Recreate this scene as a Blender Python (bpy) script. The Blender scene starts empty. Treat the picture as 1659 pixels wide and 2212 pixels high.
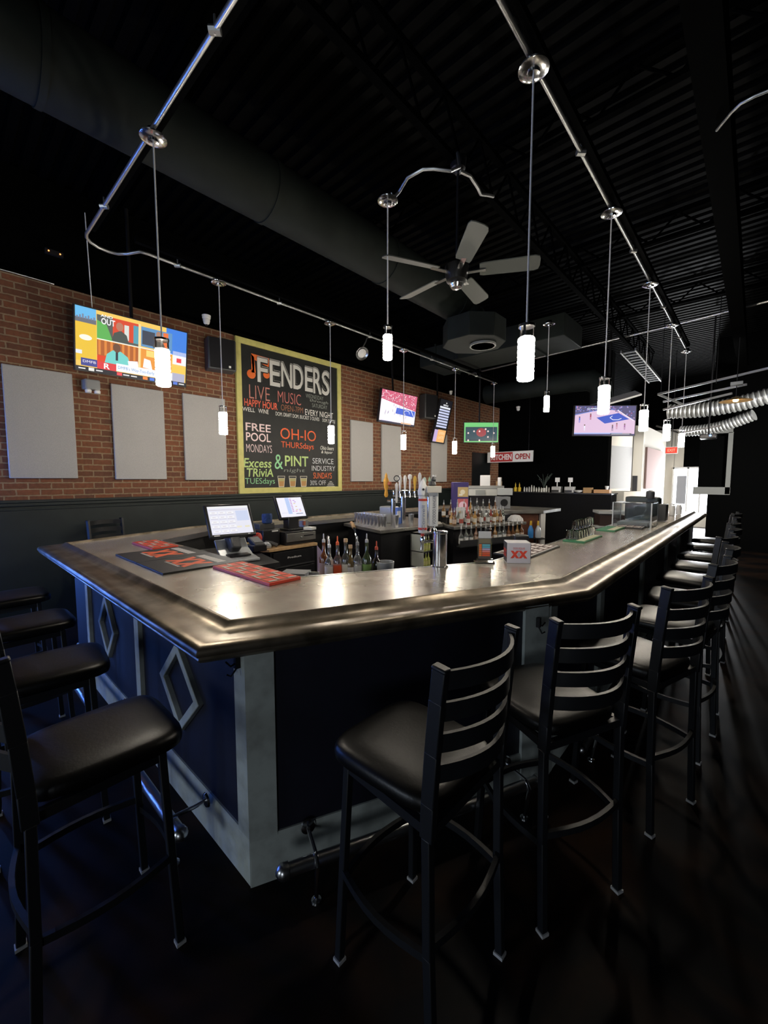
import bpy, bmesh, math, random
from mathutils import Vector, Matrix
random.seed(7)
C = bpy.context.scene.collection
V = Vector
R = math.radians
XW = -6.02

# ------------------------------------------------------------------ materials
MATS = {}
def mat(name, col, rough=.5, metal=0., emit=0., noise=None, bump=None, trans=0., ecol=None, coat=0., spec=.5, alpha=1.):
    if name in MATS: return MATS[name]
    m = bpy.data.materials.new(name); m.use_nodes = True
    nt = m.node_tree; b = nt.nodes['Principled BSDF']
    c = (*col, 1)
    b.inputs['Base Color'].default_value = c
    b.inputs['Roughness'].default_value = rough
    b.inputs['Metallic'].default_value = metal
    b.inputs['Specular IOR Level'].default_value = spec
    b.inputs['Coat Weight'].default_value = coat
    b.inputs['Transmission Weight'].default_value = trans
    b.inputs['Alpha'].default_value = alpha
    if emit:
        b.inputs['Emission Color'].default_value = (*(ecol or col), 1)
        b.inputs['Emission Strength'].default_value = emit
    tc = None
    if noise or bump:
        tc = nt.nodes.new('ShaderNodeTexCoord')
    if noise:      # (scale, second colour, contrast lo, hi)
        n = nt.nodes.new('ShaderNodeTexNoise'); n.inputs['Scale'].default_value = noise[0]; n.inputs['Detail'].default_value = 6
        r = nt.nodes.new('ShaderNodeMapRange'); r.inputs[1].default_value = noise[2]; r.inputs[2].default_value = noise[3]
        mx = nt.nodes.new('ShaderNodeMix'); mx.data_type = 'RGBA'
        mx.inputs[6].default_value = c; mx.inputs[7].default_value = (*noise[1], 1)
        nt.links.new(tc.outputs['Object'], n.inputs['Vector']); nt.links.new(n.outputs['Fac'], r.inputs[0])
        nt.links.new(r.outputs[0], mx.inputs[0]); nt.links.new(mx.outputs[2], b.inputs['Base Color'])
    if bump:       # (scale, strength, distance)
        n = nt.nodes.new('ShaderNodeTexNoise'); n.inputs['Scale'].default_value = bump[0]; n.inputs['Detail'].default_value = 4
        bp = nt.nodes.new('ShaderNodeBump'); bp.inputs['Strength'].default_value = bump[1]; bp.inputs['Distance'].default_value = bump[2]
        nt.links.new(tc.outputs['Object'], n.inputs['Vector']); nt.links.new(n.outputs['Fac'], bp.inputs['Height'])
        nt.links.new(bp.outputs[0], b.inputs['Normal'])
    MATS[name] = m
    return m

def flat(col, e=0.):       # a plain print colour; e > 0 for lit screens
    k = 'ink_%.3f_%.3f_%.3f_%.2f' % (*col, e)
    return mat(k, col if not e else (.01, .01, .01), .6, emit=e, ecol=col)

BLACK = mat('black_powder_coat', (.008, .009, .011), .45, .0, bump=(400, .15, .001))
VINYL = mat('black_vinyl', (.0016, .0014, .0011), .38, spec=.36, bump=(90, .25, .002))
CHROME = mat('chrome', (.75, .76, .78), .16, 1.)
STEEL = mat('brushed_steel', (.55, .56, .57), .28, 1., bump=(60, .1, .001))
DULL = mat('galvanised_pipe', (.42, .43, .43), .35, .9)
DPIPE = mat('dark_pipe', (.02, .02, .022), .4, .6)
PLASTIC = mat('black_plastic', (.012, .012, .014), .35)
DGREY = mat('dark_grey_plastic', (.05, .052, .055), .45)
GREY = mat('grey_plastic', (.25, .26, .27), .4)
WHITE = mat('white_plastic', (.75, .75, .74), .45)
PANEL = mat('grey_acoustic_fabric', (.45, .445, .44), .95, noise=(160, (.36, .36, .36), .35, .65))
PINK = mat('pinkish_acoustic_fabric', (.42, .29, .26), .95, noise=(160, (.36, .24, .22), .35, .65))
NAVY = mat('navy_paint', (.0065, .007, .017), .55, noise=(9, (.0085, .009, .021), .4, .7), bump=(30, .15, .003))
TRIM = mat('worn_grey_paint', (.42, .46, .43), .6, noise=(14, (.31, .33, .31), .45, .75), bump=(25, .2, .003))
TEAL = mat('dark_teal_paint', (.007, .013, .013), .55, noise=(6, (.009, .016, .016), .4, .6))
YEL = mat('yellow_green_paint', (.60, .56, .19), .6, noise=(12, (.52, .49, .16), .4, .7))
CHALK = mat('chalkboard_black', (.006, .007, .008), .6, noise=(5, (.011, .013, .013), .4, .7))
CEIL = mat('black_ceiling_paint', (.0012, .0013, .0013), .9, spec=.02)
DUCT = mat('dark_duct_paint', (.010, .0135, .0122), .7, noise=(4, (.007, .0092, .0085), .4, .7), spec=.15)
RIBDUCT = mat('silver_flex_duct', (.55, .56, .55), .4, .5)
MORTARW = mat('cream_wall_paint', (.62, .58, .50), .7)
WOOD = mat('maple_edge', (.62, .40, .20), .5, noise=(20, (.5, .31, .15), .4, .7))
REDWOOD = mat('reddish_wood', (.13, .045, .022), .5, noise=(12, (.08, .026, .014), .4, .7))
GLASS = mat('clear_glass', (.92, .95, .95), .03, trans=1.)
ACRYL = mat('clear_acrylic', (.9, .93, .95), .04, trans=1.)
RUBBER = mat('black_rubber_mat', (.012, .014, .014), .5, bump=(300, .3, .001))
REDM = mat('red_mat_rubber', (.62, .05, .02), .5)
PINKM = mat('pink_mat_edge', (.6, .10, .12), .45)
BLUEM = mat('blue_mat_edge', (.01, .02, .06), .25)
GREENM = mat('green_mat_rubber', (.05, .22, .10), .5)
LAMP = mat('lit_frosted_glass', (1, .97, .9), .3, emit=125, ecol=(1., .90, .75))

# bar worktop: hammered, patchy metal
def metal_top():
    m = bpy.data.materials.new('hammered_zinc'); m.use_nodes = True; nt = m.node_tree; b = nt.nodes['Principled BSDF']
    b.inputs['Metallic'].default_value = .6
    tc = nt.nodes.new('ShaderNodeTexCoord')
    n = nt.nodes.new('ShaderNodeTexNoise'); n.inputs['Scale'].default_value = 5; n.inputs['Detail'].default_value = 4; n.inputs['Distortion'].default_value = 0
    cr = nt.nodes.new('ShaderNodeValToRGB'); cr.color_ramp.elements[0].position = .25; cr.color_ramp.elements[1].position = .75
    cr.color_ramp.elements[0].color = (.37, .33, .27, 1); cr.color_ramp.elements[1].color = (.68, .635, .55, 1)
    n2 = nt.nodes.new('ShaderNodeTexNoise'); n2.inputs['Scale'].default_value = 16; n2.inputs['Detail'].default_value = 1; n2.inputs['Distortion'].default_value = 0
    mr = nt.nodes.new('ShaderNodeMapRange'); mr.inputs[3].default_value = .20; mr.inputs[4].default_value = .36
    bp = nt.nodes.new('ShaderNodeBump'); bp.inputs['Strength'].default_value = .12; bp.inputs['Distance'].default_value = .0015
    for q in (n, n2): nt.links.new(tc.outputs['Object'], q.inputs['Vector'])
    nt.links.new(n.outputs['Fac'], cr.inputs[0]); nt.links.new(cr.outputs[0], b.inputs['Base Color'])
    b.inputs['Roughness'].default_value = .27
    nt.links.new(n2.outputs['Fac'], bp.inputs['Height']); nt.links.new(bp.outputs[0], b.inputs['Normal'])
    return m
ZINC = metal_top()
RAIL = mat('bronze_rail_metal', (.27, .225, .17), .33, .8, noise=(7, (.12, .10, .07), .4, .62), bump=(10, .15, .004))
COUNTER = mat('dull_steel_counter', (.42, .41, .38), .35, .8, noise=(6, (.28, .27, .25), .4, .7))

def brick_mat():
    m = bpy.data.materials.new('brick'); m.use_nodes = True; nt = m.node_tree; b = nt.nodes['Principled BSDF']
    b.inputs['Roughness'].default_value = .85
    tc = nt.nodes.new('ShaderNodeTexCoord'); sp = nt.nodes.new('ShaderNodeSeparateXYZ'); cb = nt.nodes.new('ShaderNodeCombineXYZ')
    br = nt.nodes.new('ShaderNodeTexBrick'); br.inputs['Scale'].default_value = 1
    br.inputs['Brick Width'].default_value = .205; br.inputs['Row Height'].default_value = .0715; br.inputs['Mortar Size'].default_value = .0085
    br.inputs['Mortar Smooth'].default_value = .25; br.inputs['Bias'].default_value = -.1
    br.inputs['Color1'].default_value = (.27, .095, .043, 1); br.inputs['Color2'].default_value = (.155, .064, .038, 1)
    br.inputs['Mortar'].default_value = (.36, .255, .155, 1)
    nz = nt.nodes.new('ShaderNodeTexNoise'); nz.inputs['Scale'].default_value = 26; nz.inputs['Detail'].default_value = 5
    vm = nt.nodes.new('ShaderNodeVectorMath'); vm.operation = 'MULTIPLY_ADD'; vm.inputs[1].default_value = (.012, .012, 0)
    mx = nt.nodes.new('ShaderNodeMix'); mx.data_type = 'RGBA'; mx.blend_type = 'MULTIPLY'; mx.inputs[0].default_value = .55
    bp = nt.nodes.new('ShaderNodeBump'); bp.inputs['Distance'].default_value = .008; bp.inputs['Strength'].default_value = .8; bp.invert = True
    L = nt.links.new
    L(tc.outputs['Object'], sp.inputs[0]); L(sp.outputs[1], cb.inputs[0]); L(sp.outputs[2], cb.inputs[1])
    L(tc.outputs['Object'], nz.inputs['Vector']); L(nz.outputs['Color'], vm.inputs[0]); L(cb.outputs[0], vm.inputs[2])
    L(vm.outputs[0], br.inputs['Vector'])
    L(br.outputs['Color'], mx.inputs[6]); L(nz.outputs['Fac'], mx.inputs[7]); L(mx.outputs[2], b.inputs['Base Color'])
    L(br.outputs['Fac'], bp.inputs['Height']); L(bp.outputs[0], b.inputs['Normal'])
    return m
BRICK = brick_mat()

def floor_mat():
    m = bpy.data.materials.new('stained_concrete'); m.use_nodes = True; nt = m.node_tree; b = nt.nodes['Principled BSDF']
    b.inputs['Roughness'].default_value = .5; b.inputs['Specular IOR Level'].default_value = .09
    tc = nt.nodes.new('ShaderNodeTexCoord'); n = nt.nodes.new('ShaderNodeTexNoise'); n.inputs['Scale'].default_value = 1.6
    n.inputs['Detail'].default_value = 8; n.inputs['Distortion'].default_value = 1.5
    cr = nt.nodes.new('ShaderNodeValToRGB'); cr.color_ramp.elements[0].position = .42; cr.color_ramp.elements[1].position = .72
    cr.color_ramp.elements[0].color = (.0045, .0044, .005, 1); cr.color_ramp.elements[1].color = (.030, .015, .008, 1)
    nt.links.new(tc.outputs['Object'], n.inputs['Vector']); nt.links.new(n.outputs['Fac'], cr.inputs[0]); nt.links.new(cr.outputs[0], b.inputs['Base Color'])
    mr = nt.nodes.new('ShaderNodeMapRange'); mr.inputs[3].default_value = .38; mr.inputs[4].default_value = .62
    nt.links.new(n.outputs['Fac'], mr.inputs[0]); nt.links.new(mr.outputs[0], b.inputs['Roughness'])
    return m
FLOOR = floor_mat()

# ------------------------------------------------------------------ geometry builder
class MB:
    def __init__(s): s.v = []; s.f = []; s.m = []; s.mats = []; s.sm = []
    def mi(s, m):
        if m is None: return 0
        if m not in s.mats: s.mats.append(m)
        return s.mats.index(m)
    def add(s, vs, fs, m=None, smooth=False):
        o = len(s.v); k = s.mi(m)
        s.v += [V(p) for p in vs]
        for f in fs: s.f.append([o + i for i in f]); s.m.append(k); s.sm.append(smooth)
        return s
    def box(s, c, d, rz=0, m=None, M=None):
        hx, hy, hz = d[0]/2, d[1]/2, d[2]/2
        pts = [V((x, y, z)) for z in (-hz, hz) for x, y in ((-hx, -hy), (hx, -hy), (hx, hy), (-hx, hy))]
        T = Matrix.Translation(c) @ Matrix.Rotation(rz, 4, 'Z')
        if M is not None: T = Matrix.Translation(c) @ M.to_4x4()
        return s.add([T @ p for p in pts], [(3, 2, 1, 0), (4, 5, 6, 7), (0, 1, 5, 4), (1, 2, 6, 5), (2, 3, 7, 6), (3, 0, 4, 7)], m)
    def bar(s, p0, p1, w, h, m=None, up=(0, 0, 1)):      # rectangular bar between points
        p0, p1 = V(p0), V(p1); d = (p1 - p0); L = d.length; d.normalize()
        u = V(up)
        if abs(d.dot(u)) > .95: u = V((0, 1, 0))
        a = d.cross(u).normalized(); b = a.cross(d).normalized()
        M = Matrix((a, d, b)).transposed()
        return s.box((p0 + p1) / 2, (w, L, h), M=M, m=m)
    def tube(s, pts, r, n=10, m=None, cap=True, radii=None, smooth=True):
        pts = [V(p) for p in pts]; N = len(pts); vs = []
        a = None
        for i, p in enumerate(pts):
            d = (pts[min(i+1, N-1)] - pts[max(i-1, 0)]).normalized()
            if a is None:
                a = d.cross(V((0, 0, 1)))
                if a.length < 1e-3: a = V((1, 0, 0))
            a = (a - d * a.dot(d)).normalized(); b = d.cross(a)
            rr = radii[i] if radii else r
            vs += [p + (a * math.cos(t) + b * math.sin(t)) * rr for t in [2*math.pi*k/n for k in range(n)]]
        fs = [(i*n + k, i*n + (k+1) % n, (i+1)*n + (k+1) % n, (i+1)*n + k) for i in range(N-1) for k in range(n)]
        s.add(vs, fs, m, smooth)
        if cap:
            o = len(s.v) - len(vs); k = s.mi(m)
            s.f.append([o + i for i in range(n)][::-1]); s.f.append([o + (N-1)*n + i for i in range(n)]); s.m += [k, k]; s.sm += [False, False]
        return s
    def lathe(s, prof, c=(0, 0, 0), n=20, m=None, M=None, smooth=True):   # prof [(r,z)]
        c = V(c); vs = []
        for r, z in prof:
            for k in range(n):
                t = 2*math.pi*k/n; p = V((r*math.cos(t), r*math.sin(t), z))
                vs.append((M @ p if M else p) + c)
        fs = [(i*n + k, i*n + (k+1) % n, (i+1)*n + (k+1) % n, (i+1)*n + k) for i in range(len(prof)-1) for k in range(n)]
        fs.append(tuple(range(n))[::-1]); fs.append(tuple((len(prof)-1)*n + i for i in range(n)))
        return s.add(vs, fs, m, smooth)
    def prism(s, poly, z0, z1, m=None):
        n = len(poly)
        vs = [(x, y, z0) for x, y in poly] + [(x, y, z1) for x, y in poly]
        return s.add(vs, [tuple(range(n))[::-1], tuple(range(n, 2*n))] + [(i, (i+1) % n, n + (i+1) % n, n + i) for i in range(n)], m)
    def build(s, name, m=None, parent=None, bevel=0, label=None, smooth=None):
        me = bpy.data.meshes.new(name)
        org = V((0, 0, 0))
        p = parent
        while p is not None: org += p.location; p = p.parent
        mats = s.mats if s.mats else [m]
        if s.mats and m is not None and m not in s.mats: pass
        me.from_pydata([tuple(v - org) for v in s.v], [], s.f)
        for q in mats: me.materials.append(q)
        if s.mats: me.polygons.foreach_set('material_index', s.m)
        me.polygons.foreach_set('use_smooth', s.sm if smooth is None else [smooth]*len(s.f))
        me.validate(); me.update()
        bm = bmesh.new(); bm.from_mesh(me)
        bmesh.ops.recalc_face_normals(bm, faces=bm.faces)
        bm.to_mesh(me); bm.free()
        try: me.set_sharp_from_angle(angle=R(35))
        except Exception: pass
        o = bpy.data.objects.new(name, me); C.objects.link(o)
        if parent is not None: o.parent = parent
        if bevel:
            b = o.modifiers.new('bevel', 'BEVEL'); b.width = bevel; b.segments = 2; b.limit_method = 'ANGLE'
        if label: o['label'] = label
        return o

def tag(o, label=None, cat=None, group=None, kind=None):
    if label: o['label'] = label
    if cat: o['category'] = cat
    if group: o['group'] = group
    if kind: o['kind'] = kind
    return o
def struct(o): o['kind'] = 'structure'; return o
def empty(name, loc, label, cat, group=None, rz=0):
    e = bpy.data.objects.new(name, None); C.objects.link(e); e.location = loc; e.rotation_euler = (0, 0, rz); e.empty_display_size = .05
    return tag(e, label, cat, group)
KIDS = {}
def kids(o): return [c for c in list(C.objects) if c.parent == o]
def copy_tree(o, parent=None):
    c = o.copy(); C.objects.link(c)
    if parent is not None: c.parent = parent
    for ch in kids(o): copy_tree(ch, c)
    return c
def dup(o, loc, rz=None, label=None, group=None, scale=None):
    c = copy_tree(o); c.location = loc
    if rz is not None: c.rotation_euler = (0, 0, rz)
    if scale: c.scale = scale
    if label: c['label'] = label
    if group: c['group'] = group
    return c

# flat print / screen content: one mesh of coloured shapes on a plane
def text_polys(txt, weight=0.):
    cu = bpy.data.curves.new('t', 'FONT'); cu.body = txt; cu.size = 1; cu.resolution_u = 3; cu.offset = weight
    o = bpy.data.objects.new('t', cu); C.objects.link(o)
    dg = bpy.context.evaluated_depsgraph_get(); me = bpy.data.meshes.new_from_object(o.evaluated_get(dg))
    vs = [(v.co.x, v.co.y) for v in me.vertices]; fs = [tuple(p.vertices) for p in me.polygons]
    bpy.data.objects.remove(o); bpy.data.curves.remove(cu); bpy.data.meshes.remove(me)
    return vs, fs
class Canvas(MB):
    def __init__(s, O, Rv, U, e=0.):
        super().__init__(); s.O = V(O); s.R = V(Rv).normalized(); s.U = V(U).normalized(); s.N = s.R.cross(s.U); s.e = e
    def P(s, x, y, l): return s.O + s.R*x + s.U*y + s.N*(.0006*l)
    def poly(s, pts, col, l=1): return s.add([s.P(x, y, l) for x, y in pts], [tuple(range(len(pts)))], flat(col, s.e))
    def rect(s, x, y, w, h, col, l=1): return s.poly([(x, y), (x+w, y), (x+w, y+h), (x, y+h)], col, l)
    def disc(s, x, y, r, col, l=1, ry=None, n=20): return s.poly([(x + r*math.cos(2*math.pi*k/n), y + (ry or r)*math.sin(2*math.pi*k/n)) for k in range(n)], col, l)
    def stroke(s, pts, w, col, l=1):
        for (x0, y0), (x1, y1) in zip(pts, pts[1:]):
            d = math.hypot(x1-x0, y1-y0) or 1; nx, ny = -(y1-y0)/d*w/2, (x1-x0)/d*w/2
            s.poly([(x0+nx, y0+ny), (x0-nx, y0-ny), (x1-nx, y1-ny), (x1+nx, y1+ny)], col, l)
        return s
    def text(s, txt, x0, y0, x1, y1, col, l=2, weight=0., shear=0.):
        vs, fs = text_polys(txt, weight)
        if not vs: return s
        ax, bx = min(v[0] for v in vs), max(v[0] for v in vs); ay, by = min(v[1] for v in vs), max(v[1] for v in vs)
        pts = []
        for x, y in vs:
            yy = (y-ay)/(by-ay); pts.append(s.P(x0 + (x-ax)/(bx-ax)*(x1-x0) + shear*(yy-.5)*(y1-y0), y0 + yy*(y1-y0), l))
        return s.add(pts, fs, flat(col, s.e))

# ------------------------------------------------------------------ room shell
def box_struct(name, c, d, m, rz=0): return struct(MB().box(c, d, rz).build(name, m))
box_struct('floor', (-.5, 7, -.05), (13.2, 26, .1), FLOOR)
# left wall: dark dado below, brick, then black bulkhead above
box_struct('wall_left', (XW-.1, 7, 2.5), (.2, 26, 5.0), CEIL)
bw = MB().box((XW+.01, 3.5, 2.66), (.03, 17, 2.42)); struct(bw.build('wall_brick', BRICK))
box_struct('wall_dado', (XW+.012, 3.5, .72), (.03, 17, 1.44), TEAL)
t = MB()
t.box((XW+.04, 3.5, 1.435), (.06, 17, .03)); t.box((XW+.035, 3.5, 1.40), (.045, 17, .035)); t.box((XW+.03, 3.5, 1.345), (.02, 17, .02))
struct(t.build('trim_1', TEAL, bevel=.004))
box_struct('trim_2', (XW+.04, 3.5, 3.885), (.06, 17, .035), CEIL)
box_struct('wall_back', (-4.5, 12.1, 2.5), (3.2, .3, 5.0), CEIL)
box_struct('wall_right', (6.1, 7, 2.5), (.2, 26, 5.0), CEIL)
box_struct('wall_front', (0, -6.1, 2.5), (12.4, .2, 5.0), CEIL)
# dark doorway opening near the far end, painted as a black slab
dr = MB().box((XW+.03, 10.85, 1.22), (.03, 1.05, 2.44)); d1 = struct(dr.build('doorway_1', mat('doorway_darkness', (.008, .01, .011), .5)))
# far end beyond the bar: cream daylight-lit walls
w = MB().box((-2.865, 12.80, 1.5), (.08, 1.42, 2.98), rz=R(-14)); struct(w.build('wall_cream', MORTARW))
w = MB().box((-2.52, 15.5, 1.6), (.24, 3.9, 3.2)); struct(w.build('wall_passage', MORTARW))
struct(MB().box((-2.56, 13.53, 1.2), (.12, .02, 1.15)).build('door_2', mat('dark_door', (.02, .02, .022), .5)))
# end wall with the daylit entrance
w = MB()
w.box((-2.9, 18.1, 1.73), (1.4, .2, 3.46)); w.box((-2.07, 18.1, 2.78), (.28, .2, 1.36)); w.box((-1.5, 18.1, .2), (2.0, .2, .4))
struct(w.build('wall_end', MORTARW))
w = MB(); w.box((2.5, 18.1, 2.5), (7.2, .2, 5)).box((-1.515, 18.1, 3.56), (.83, .2, 2.9)).box((-2.8, 18.1, 4.23), (1.75, .2, 1.54)); struct(w.build('wall_end_dark', CEIL))
wf = MB()
for x in (-2.2, -1.78, -1.42, -1.1): wf.box((x, 18.0, 1.25), (.05, .08, 1.7))
wf.box((-1.65, 18.0, 2.08), (1.15, .08, .06))
struct(wf.build('window_1', WHITE)); 
struct(MB().box((-1.95, 17.96, 1.3), (.28, .03, 1.0)).build('door_3', mat('grey_door', (.3, .31, .34), .5)))
box_struct('wall_end_outside', (-1.6, 22, 2), (8, .1, 6), mat('bright_outside', (.8, .82, .85), .9))
# ceiling : corrugated deck, ribs across the room
z0 = 4.98; vs = []; fs = []
prof = []
y = -6.0
while y < 20: prof += [(y, z0), (y+.07, z0), (y+.085, z0+.04), (y+.14, z0+.04), (y+.155, z0)]; y += .155
n = len(prof)
for x in (-6.1, 6.1): vs += [(x, a, b) for a, b in prof]
struct(MB().add(vs, [(i, i+1, n+i+1, n+i) for i in range(n-1)]).build('ceiling', mat('deck_paint', (.0013, .0014, .0014), .6, spec=.025)))
box_struct('ceiling_slab', (0, 7, 5.1), (12.4, 26, .12), CEIL)

# ------------------------------------------------------------------ ceiling steelwork, ducts, conduits
def truss(name, p0, p1, h, label, w=.06, group=None, m=CEIL):
    p0, p1 = V(p0), V(p1)
    e = empty(name, p0, label, 'joist', group)
    up = V((0, 0, h))
    MB().bar(p0, p1, w, .045).build('bottom_chord', m, e)
    MB().bar(p0+up, p1+up, w, .045).build('top_chord', m, e)
    k = max(4, int((p1-p0).length/.55)); b = MB()
    for i in range(k):
        a = p0.lerp(p1, i/k); c = p0.lerp(p1, (i+.5)/k); d = p0.lerp(p1, (i+1)/k)
        b.tube([a+up, c], .012, 6); b.tube([c, d+up], .012, 6)
    b.build('web_rods', m, e)
    return e
STEELP = mat('black_painted_steel', (.0008, .0009, .0009), .9, spec=.012)
truss('roof_joist', (-1.98, -1, 4.3), (-1.98, 11.8, 4.3), .4, 'long black open-web joist running above the bar between ceiling fan and right-hand pendants', m=STEELP)
for y, nm in ((1.5, 'nearest the camera'), (3.9, 'just behind the ceiling fan'), (6.3, 'over the middle of the long bar side'), (8.7, 'above the last pendant lamps')):
    truss('roof_joist', (-5.95, y, 4.66), (5.9, y, 4.66), .26, 'black cross joist under the corrugated deck, %s' % nm, group='cross joists under the deck', m=STEELP)
b = empty('steel_beam', (-.42, 3, 4.05), 'thick black steel beam along the ceiling at the far right', 'beam')
MB().box((-.33, 5.5, 4.05), (.16, 16, .02)).box((-.33, 5.5, 4.28), (.16, 16, .02)).build('flange', STEELP, b)
MB().box((-.33, 5.5, 4.165), (.015, 16, .21)).build('web', STEELP, b)
# round duct over the middle of the room
d = empty('air_duct', (-3.45, 2, 4.22), 'large round black air duct running along the ceiling toward the ceiling diffuser', 'duct')
m_ = MB().tube([(-3.45, -3, 4.3), (-3.45, 5.45, 4.3)], .26, 28); m_.build('duct_run', DUCT, d)
for y in (-1, .6, 2.2, 3.8, 5.3): MB().tube([(-3.45, y-.02, 4.3), (-3.45, y+.02, 4.3)], .268, 28).build('duct_seam', DUCT, d)
m_ = MB().tube([(-3.45, 5.4, 4.3), (-3.43, 5.58, 4.25), (-3.3, 5.62, 4.1), (-3.27, 5.6, 3.985)], .2, 20); m_.build('duct_elbow', DUCT, d)
d = empty('ceiling_diffuser', (-3.2, 5.5, 3.62), 'octagonal black plenum box with a round grille hanging under the duct', 'vent')
oc = [(-3.2 + .46*math.cos(R(22.5+45*k)), 5.5 + .46*math.sin(R(22.5+45*k))) for k in range(8)]
MB().prism(oc, 3.66, 3.98).build('plenum_box', DUCT, d, bevel=.01)
g = MB()
for r in (.19, .14, .09, .045): g.lathe([(r, 0), (r, .03), (r-.02, .03), (r-.02, 0)], (-3.08, 5.56, 3.625), 28)
g.build('round_grille', mat('grille_grey', (.16, .17, .165), .5), d)
d = empty('air_duct', (-3, 7.4, 4), 'wide rectangular dark duct crossing beyond the diffuser', 'duct')
MB().box((-3.85, 7.4, 4.17), (2.9, .9, .36)).build('duct_run', DUCT, d, bevel=.01)
[MB().box((x_, 7.4, 4.17), (.03, .95, .42)).build('duct_seam', DUCT, d) for x_ in (-4.9, -3.0)]
d = empty('air_duct', (-2.2, 10.6, 3.7), 'dark round duct elbow beyond the middle pendant', 'duct')
MB().tube([(-5.5, 10.2, 3.95), (-3.3, 10.2, 3.95), (-2.9, 10.2, 3.92), (-2.7, 10.25, 3.75), (-2.68, 10.3, 3.4)], .24, 20).build('duct_run', DUCT, d)
# flex ducts far right
for i, (p0, p1, r, lab) in enumerate((((-1.62, 12, 3.3), (.25, 11.6, 3.42), .17, 'upper silver ribbed flexible duct lit by daylight at the far right'), ((-1.45, 12.7, 2.88), (-.1, 12.3, 3.1), .13, 'lower silver ribbed flexible duct below the larger one'))):
    p0, p1 = V(p0), V(p1); N = 90; pts = []; rad = []
    for k in range(N):
        t_ = k/(N-1); p = p0.lerp(p1, t_); p.z -= .10*math.sin(math.pi*t_); pts.append(p); rad.append(r*(1 if k % 4 < 2 else .86))
    tag(MB().tube(pts, r, 16, radii=rad, smooth=False).build('flexible_duct', RIBDUCT), lab, 'duct', 'ribbed ducts at the far right')
# unistrut frame at far right
f = empty('strut_frame', (-.9, 10.6, 3.2), 'bright steel strut frame hanging at the far right above the last pendants', 'frame')
for (a, c) in (((-1.5, 9.6, 3.33), (.7, 8.9, 3.5)), ((-1.45, 9.9, 3.22), (-.2, 9.6, 3.32)), ((-1.5, 10.3, 3.12), (-.4, 9.9, 3.24)), ((-1.5, 9.6, 3.33), (-1.1, 9.75, 3.1)), ((-1.9, 12.2, 3.0), (-1.3, 11.6, 2.72)), ((-1.35, 11.5, 2.72), (-.6, 11.2, 2.8))): MB().bar(a, c, .03, .035).build('strut', DULL, f)
for x, y in ((-1.45, 9.6), (-.6, 9.3), (.3, 9.0)): MB().tube([(x, y, 3.35), (x, y, 4.9)], .006, 6).build('hanger_rod', DPIPE, f)
# louvre panel/ladder
f = empty('cable_tray', (-2.1, 9.2, 3.95), 'ladder-like cable tray catching light beside the second right-hand pendant', 'tray')
b = MB()
b.bar((-1.95, 8.6, 4.0), (-1.93, 11.2, 3.9), .025, .05); b.bar((-1.72, 8.6, 4.0), (-1.70, 11.2, 3.9), .025, .05); b.build('side_rail', DULL, f)
for k in range(14): MB().box((-1.825, 8.7 + k*.185, 3.99-k*.007), (.22, .025, .02)).build('rung', DULL, f)
f = tag(MB().box((0, 0, 0), (.62, .5, .03), m=WHITE).box((0, 0, -.02), (.5, .38, .02), m=GREY).build('return_air_grille', WHITE), 'pale square air grille panel hanging just above the far screen', 'vent')
f.location = (-2.0, 8.9, 3.22); f.rotation_euler = (R(18), R(-14), R(20))
# white bent conduit at far right top
tag(MB().tube([(-0.321, 3.688, 4.02), (-0.285, 3.638, 4.02), (-0.241, 3.577, 4.02), (-0.195, 3.535, 4.02), (-0.131, 3.527, 4.02), (-0.038, 3.538, 4.02)], .009, 8).build('flexible_conduit', DULL), 'pale bent cable curving in from the top right corner beside the beam', 'cable')
tag(MB().tube([(-5.6, 9.4, 4.36), (-1.2, 8.8, 4.34), (1.5, 8.3, 4.34)], .02, 8).build('sprinkler_pipe', DULL), 'long straight sprinkler pipe crossing the ceiling behind the right-hand pendants', 'pipe')

tag(MB().tube([(-5.965, .2, 3.87), (-5.965, 1.0, 3.87), (-5.965, 1.05, 3.865)], .009, 8).build('conduit_pipe', DULL), 'short pale conduit along the top of the brick wall at the far left', 'pipe')
# conduit the pendants hang from
def pipe_thing(pts, label, clips, m=DULL, r=.014):
    e = empty('conduit_pipe', pts[0], label, 'pipe')
    MB().tube(pts, r, 12).build('pipe', m, e)
    for i in range(len(pts)-1):
        a, c = V(pts[i]), V(pts[i+1])
    for p in clips: MB().tube([V(p)+V((0, 0, -.02)), V(p)+V((0, 0, .07))], .006, 6).tube([V(p)+V((-.02, -.02, 0)), V(p)+V((.02, .02, 0))], .02, 8).build('pipe_clip', m, e)
    return e
e = pipe_thing([(-.975, 1.35, 3.845), (-.975, 8.62, 3.845)], 'bright straight conduit above the long right side of the bar', [(-.975, 3.02, 3.84), (-.975, 4.6, 3.84), (-.975, 6.3, 3.84), (-.975, 7.8, 3.84)])
MB().box((-.95, 4.9, 3.905), (.045, 7.4, .045)).build('support_strut', CEIL, e)
bend = [(-4.50, 1.045), (-4.57, 1.06), (-4.63, 1.10), (-4.675, 1.17), (-4.69, 1.26), (-4.67, 1.33), (-4.60, 1.39), (-4.47, 1.46), (-4.455, 1.53), (-4.46, 1.8)]
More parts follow.
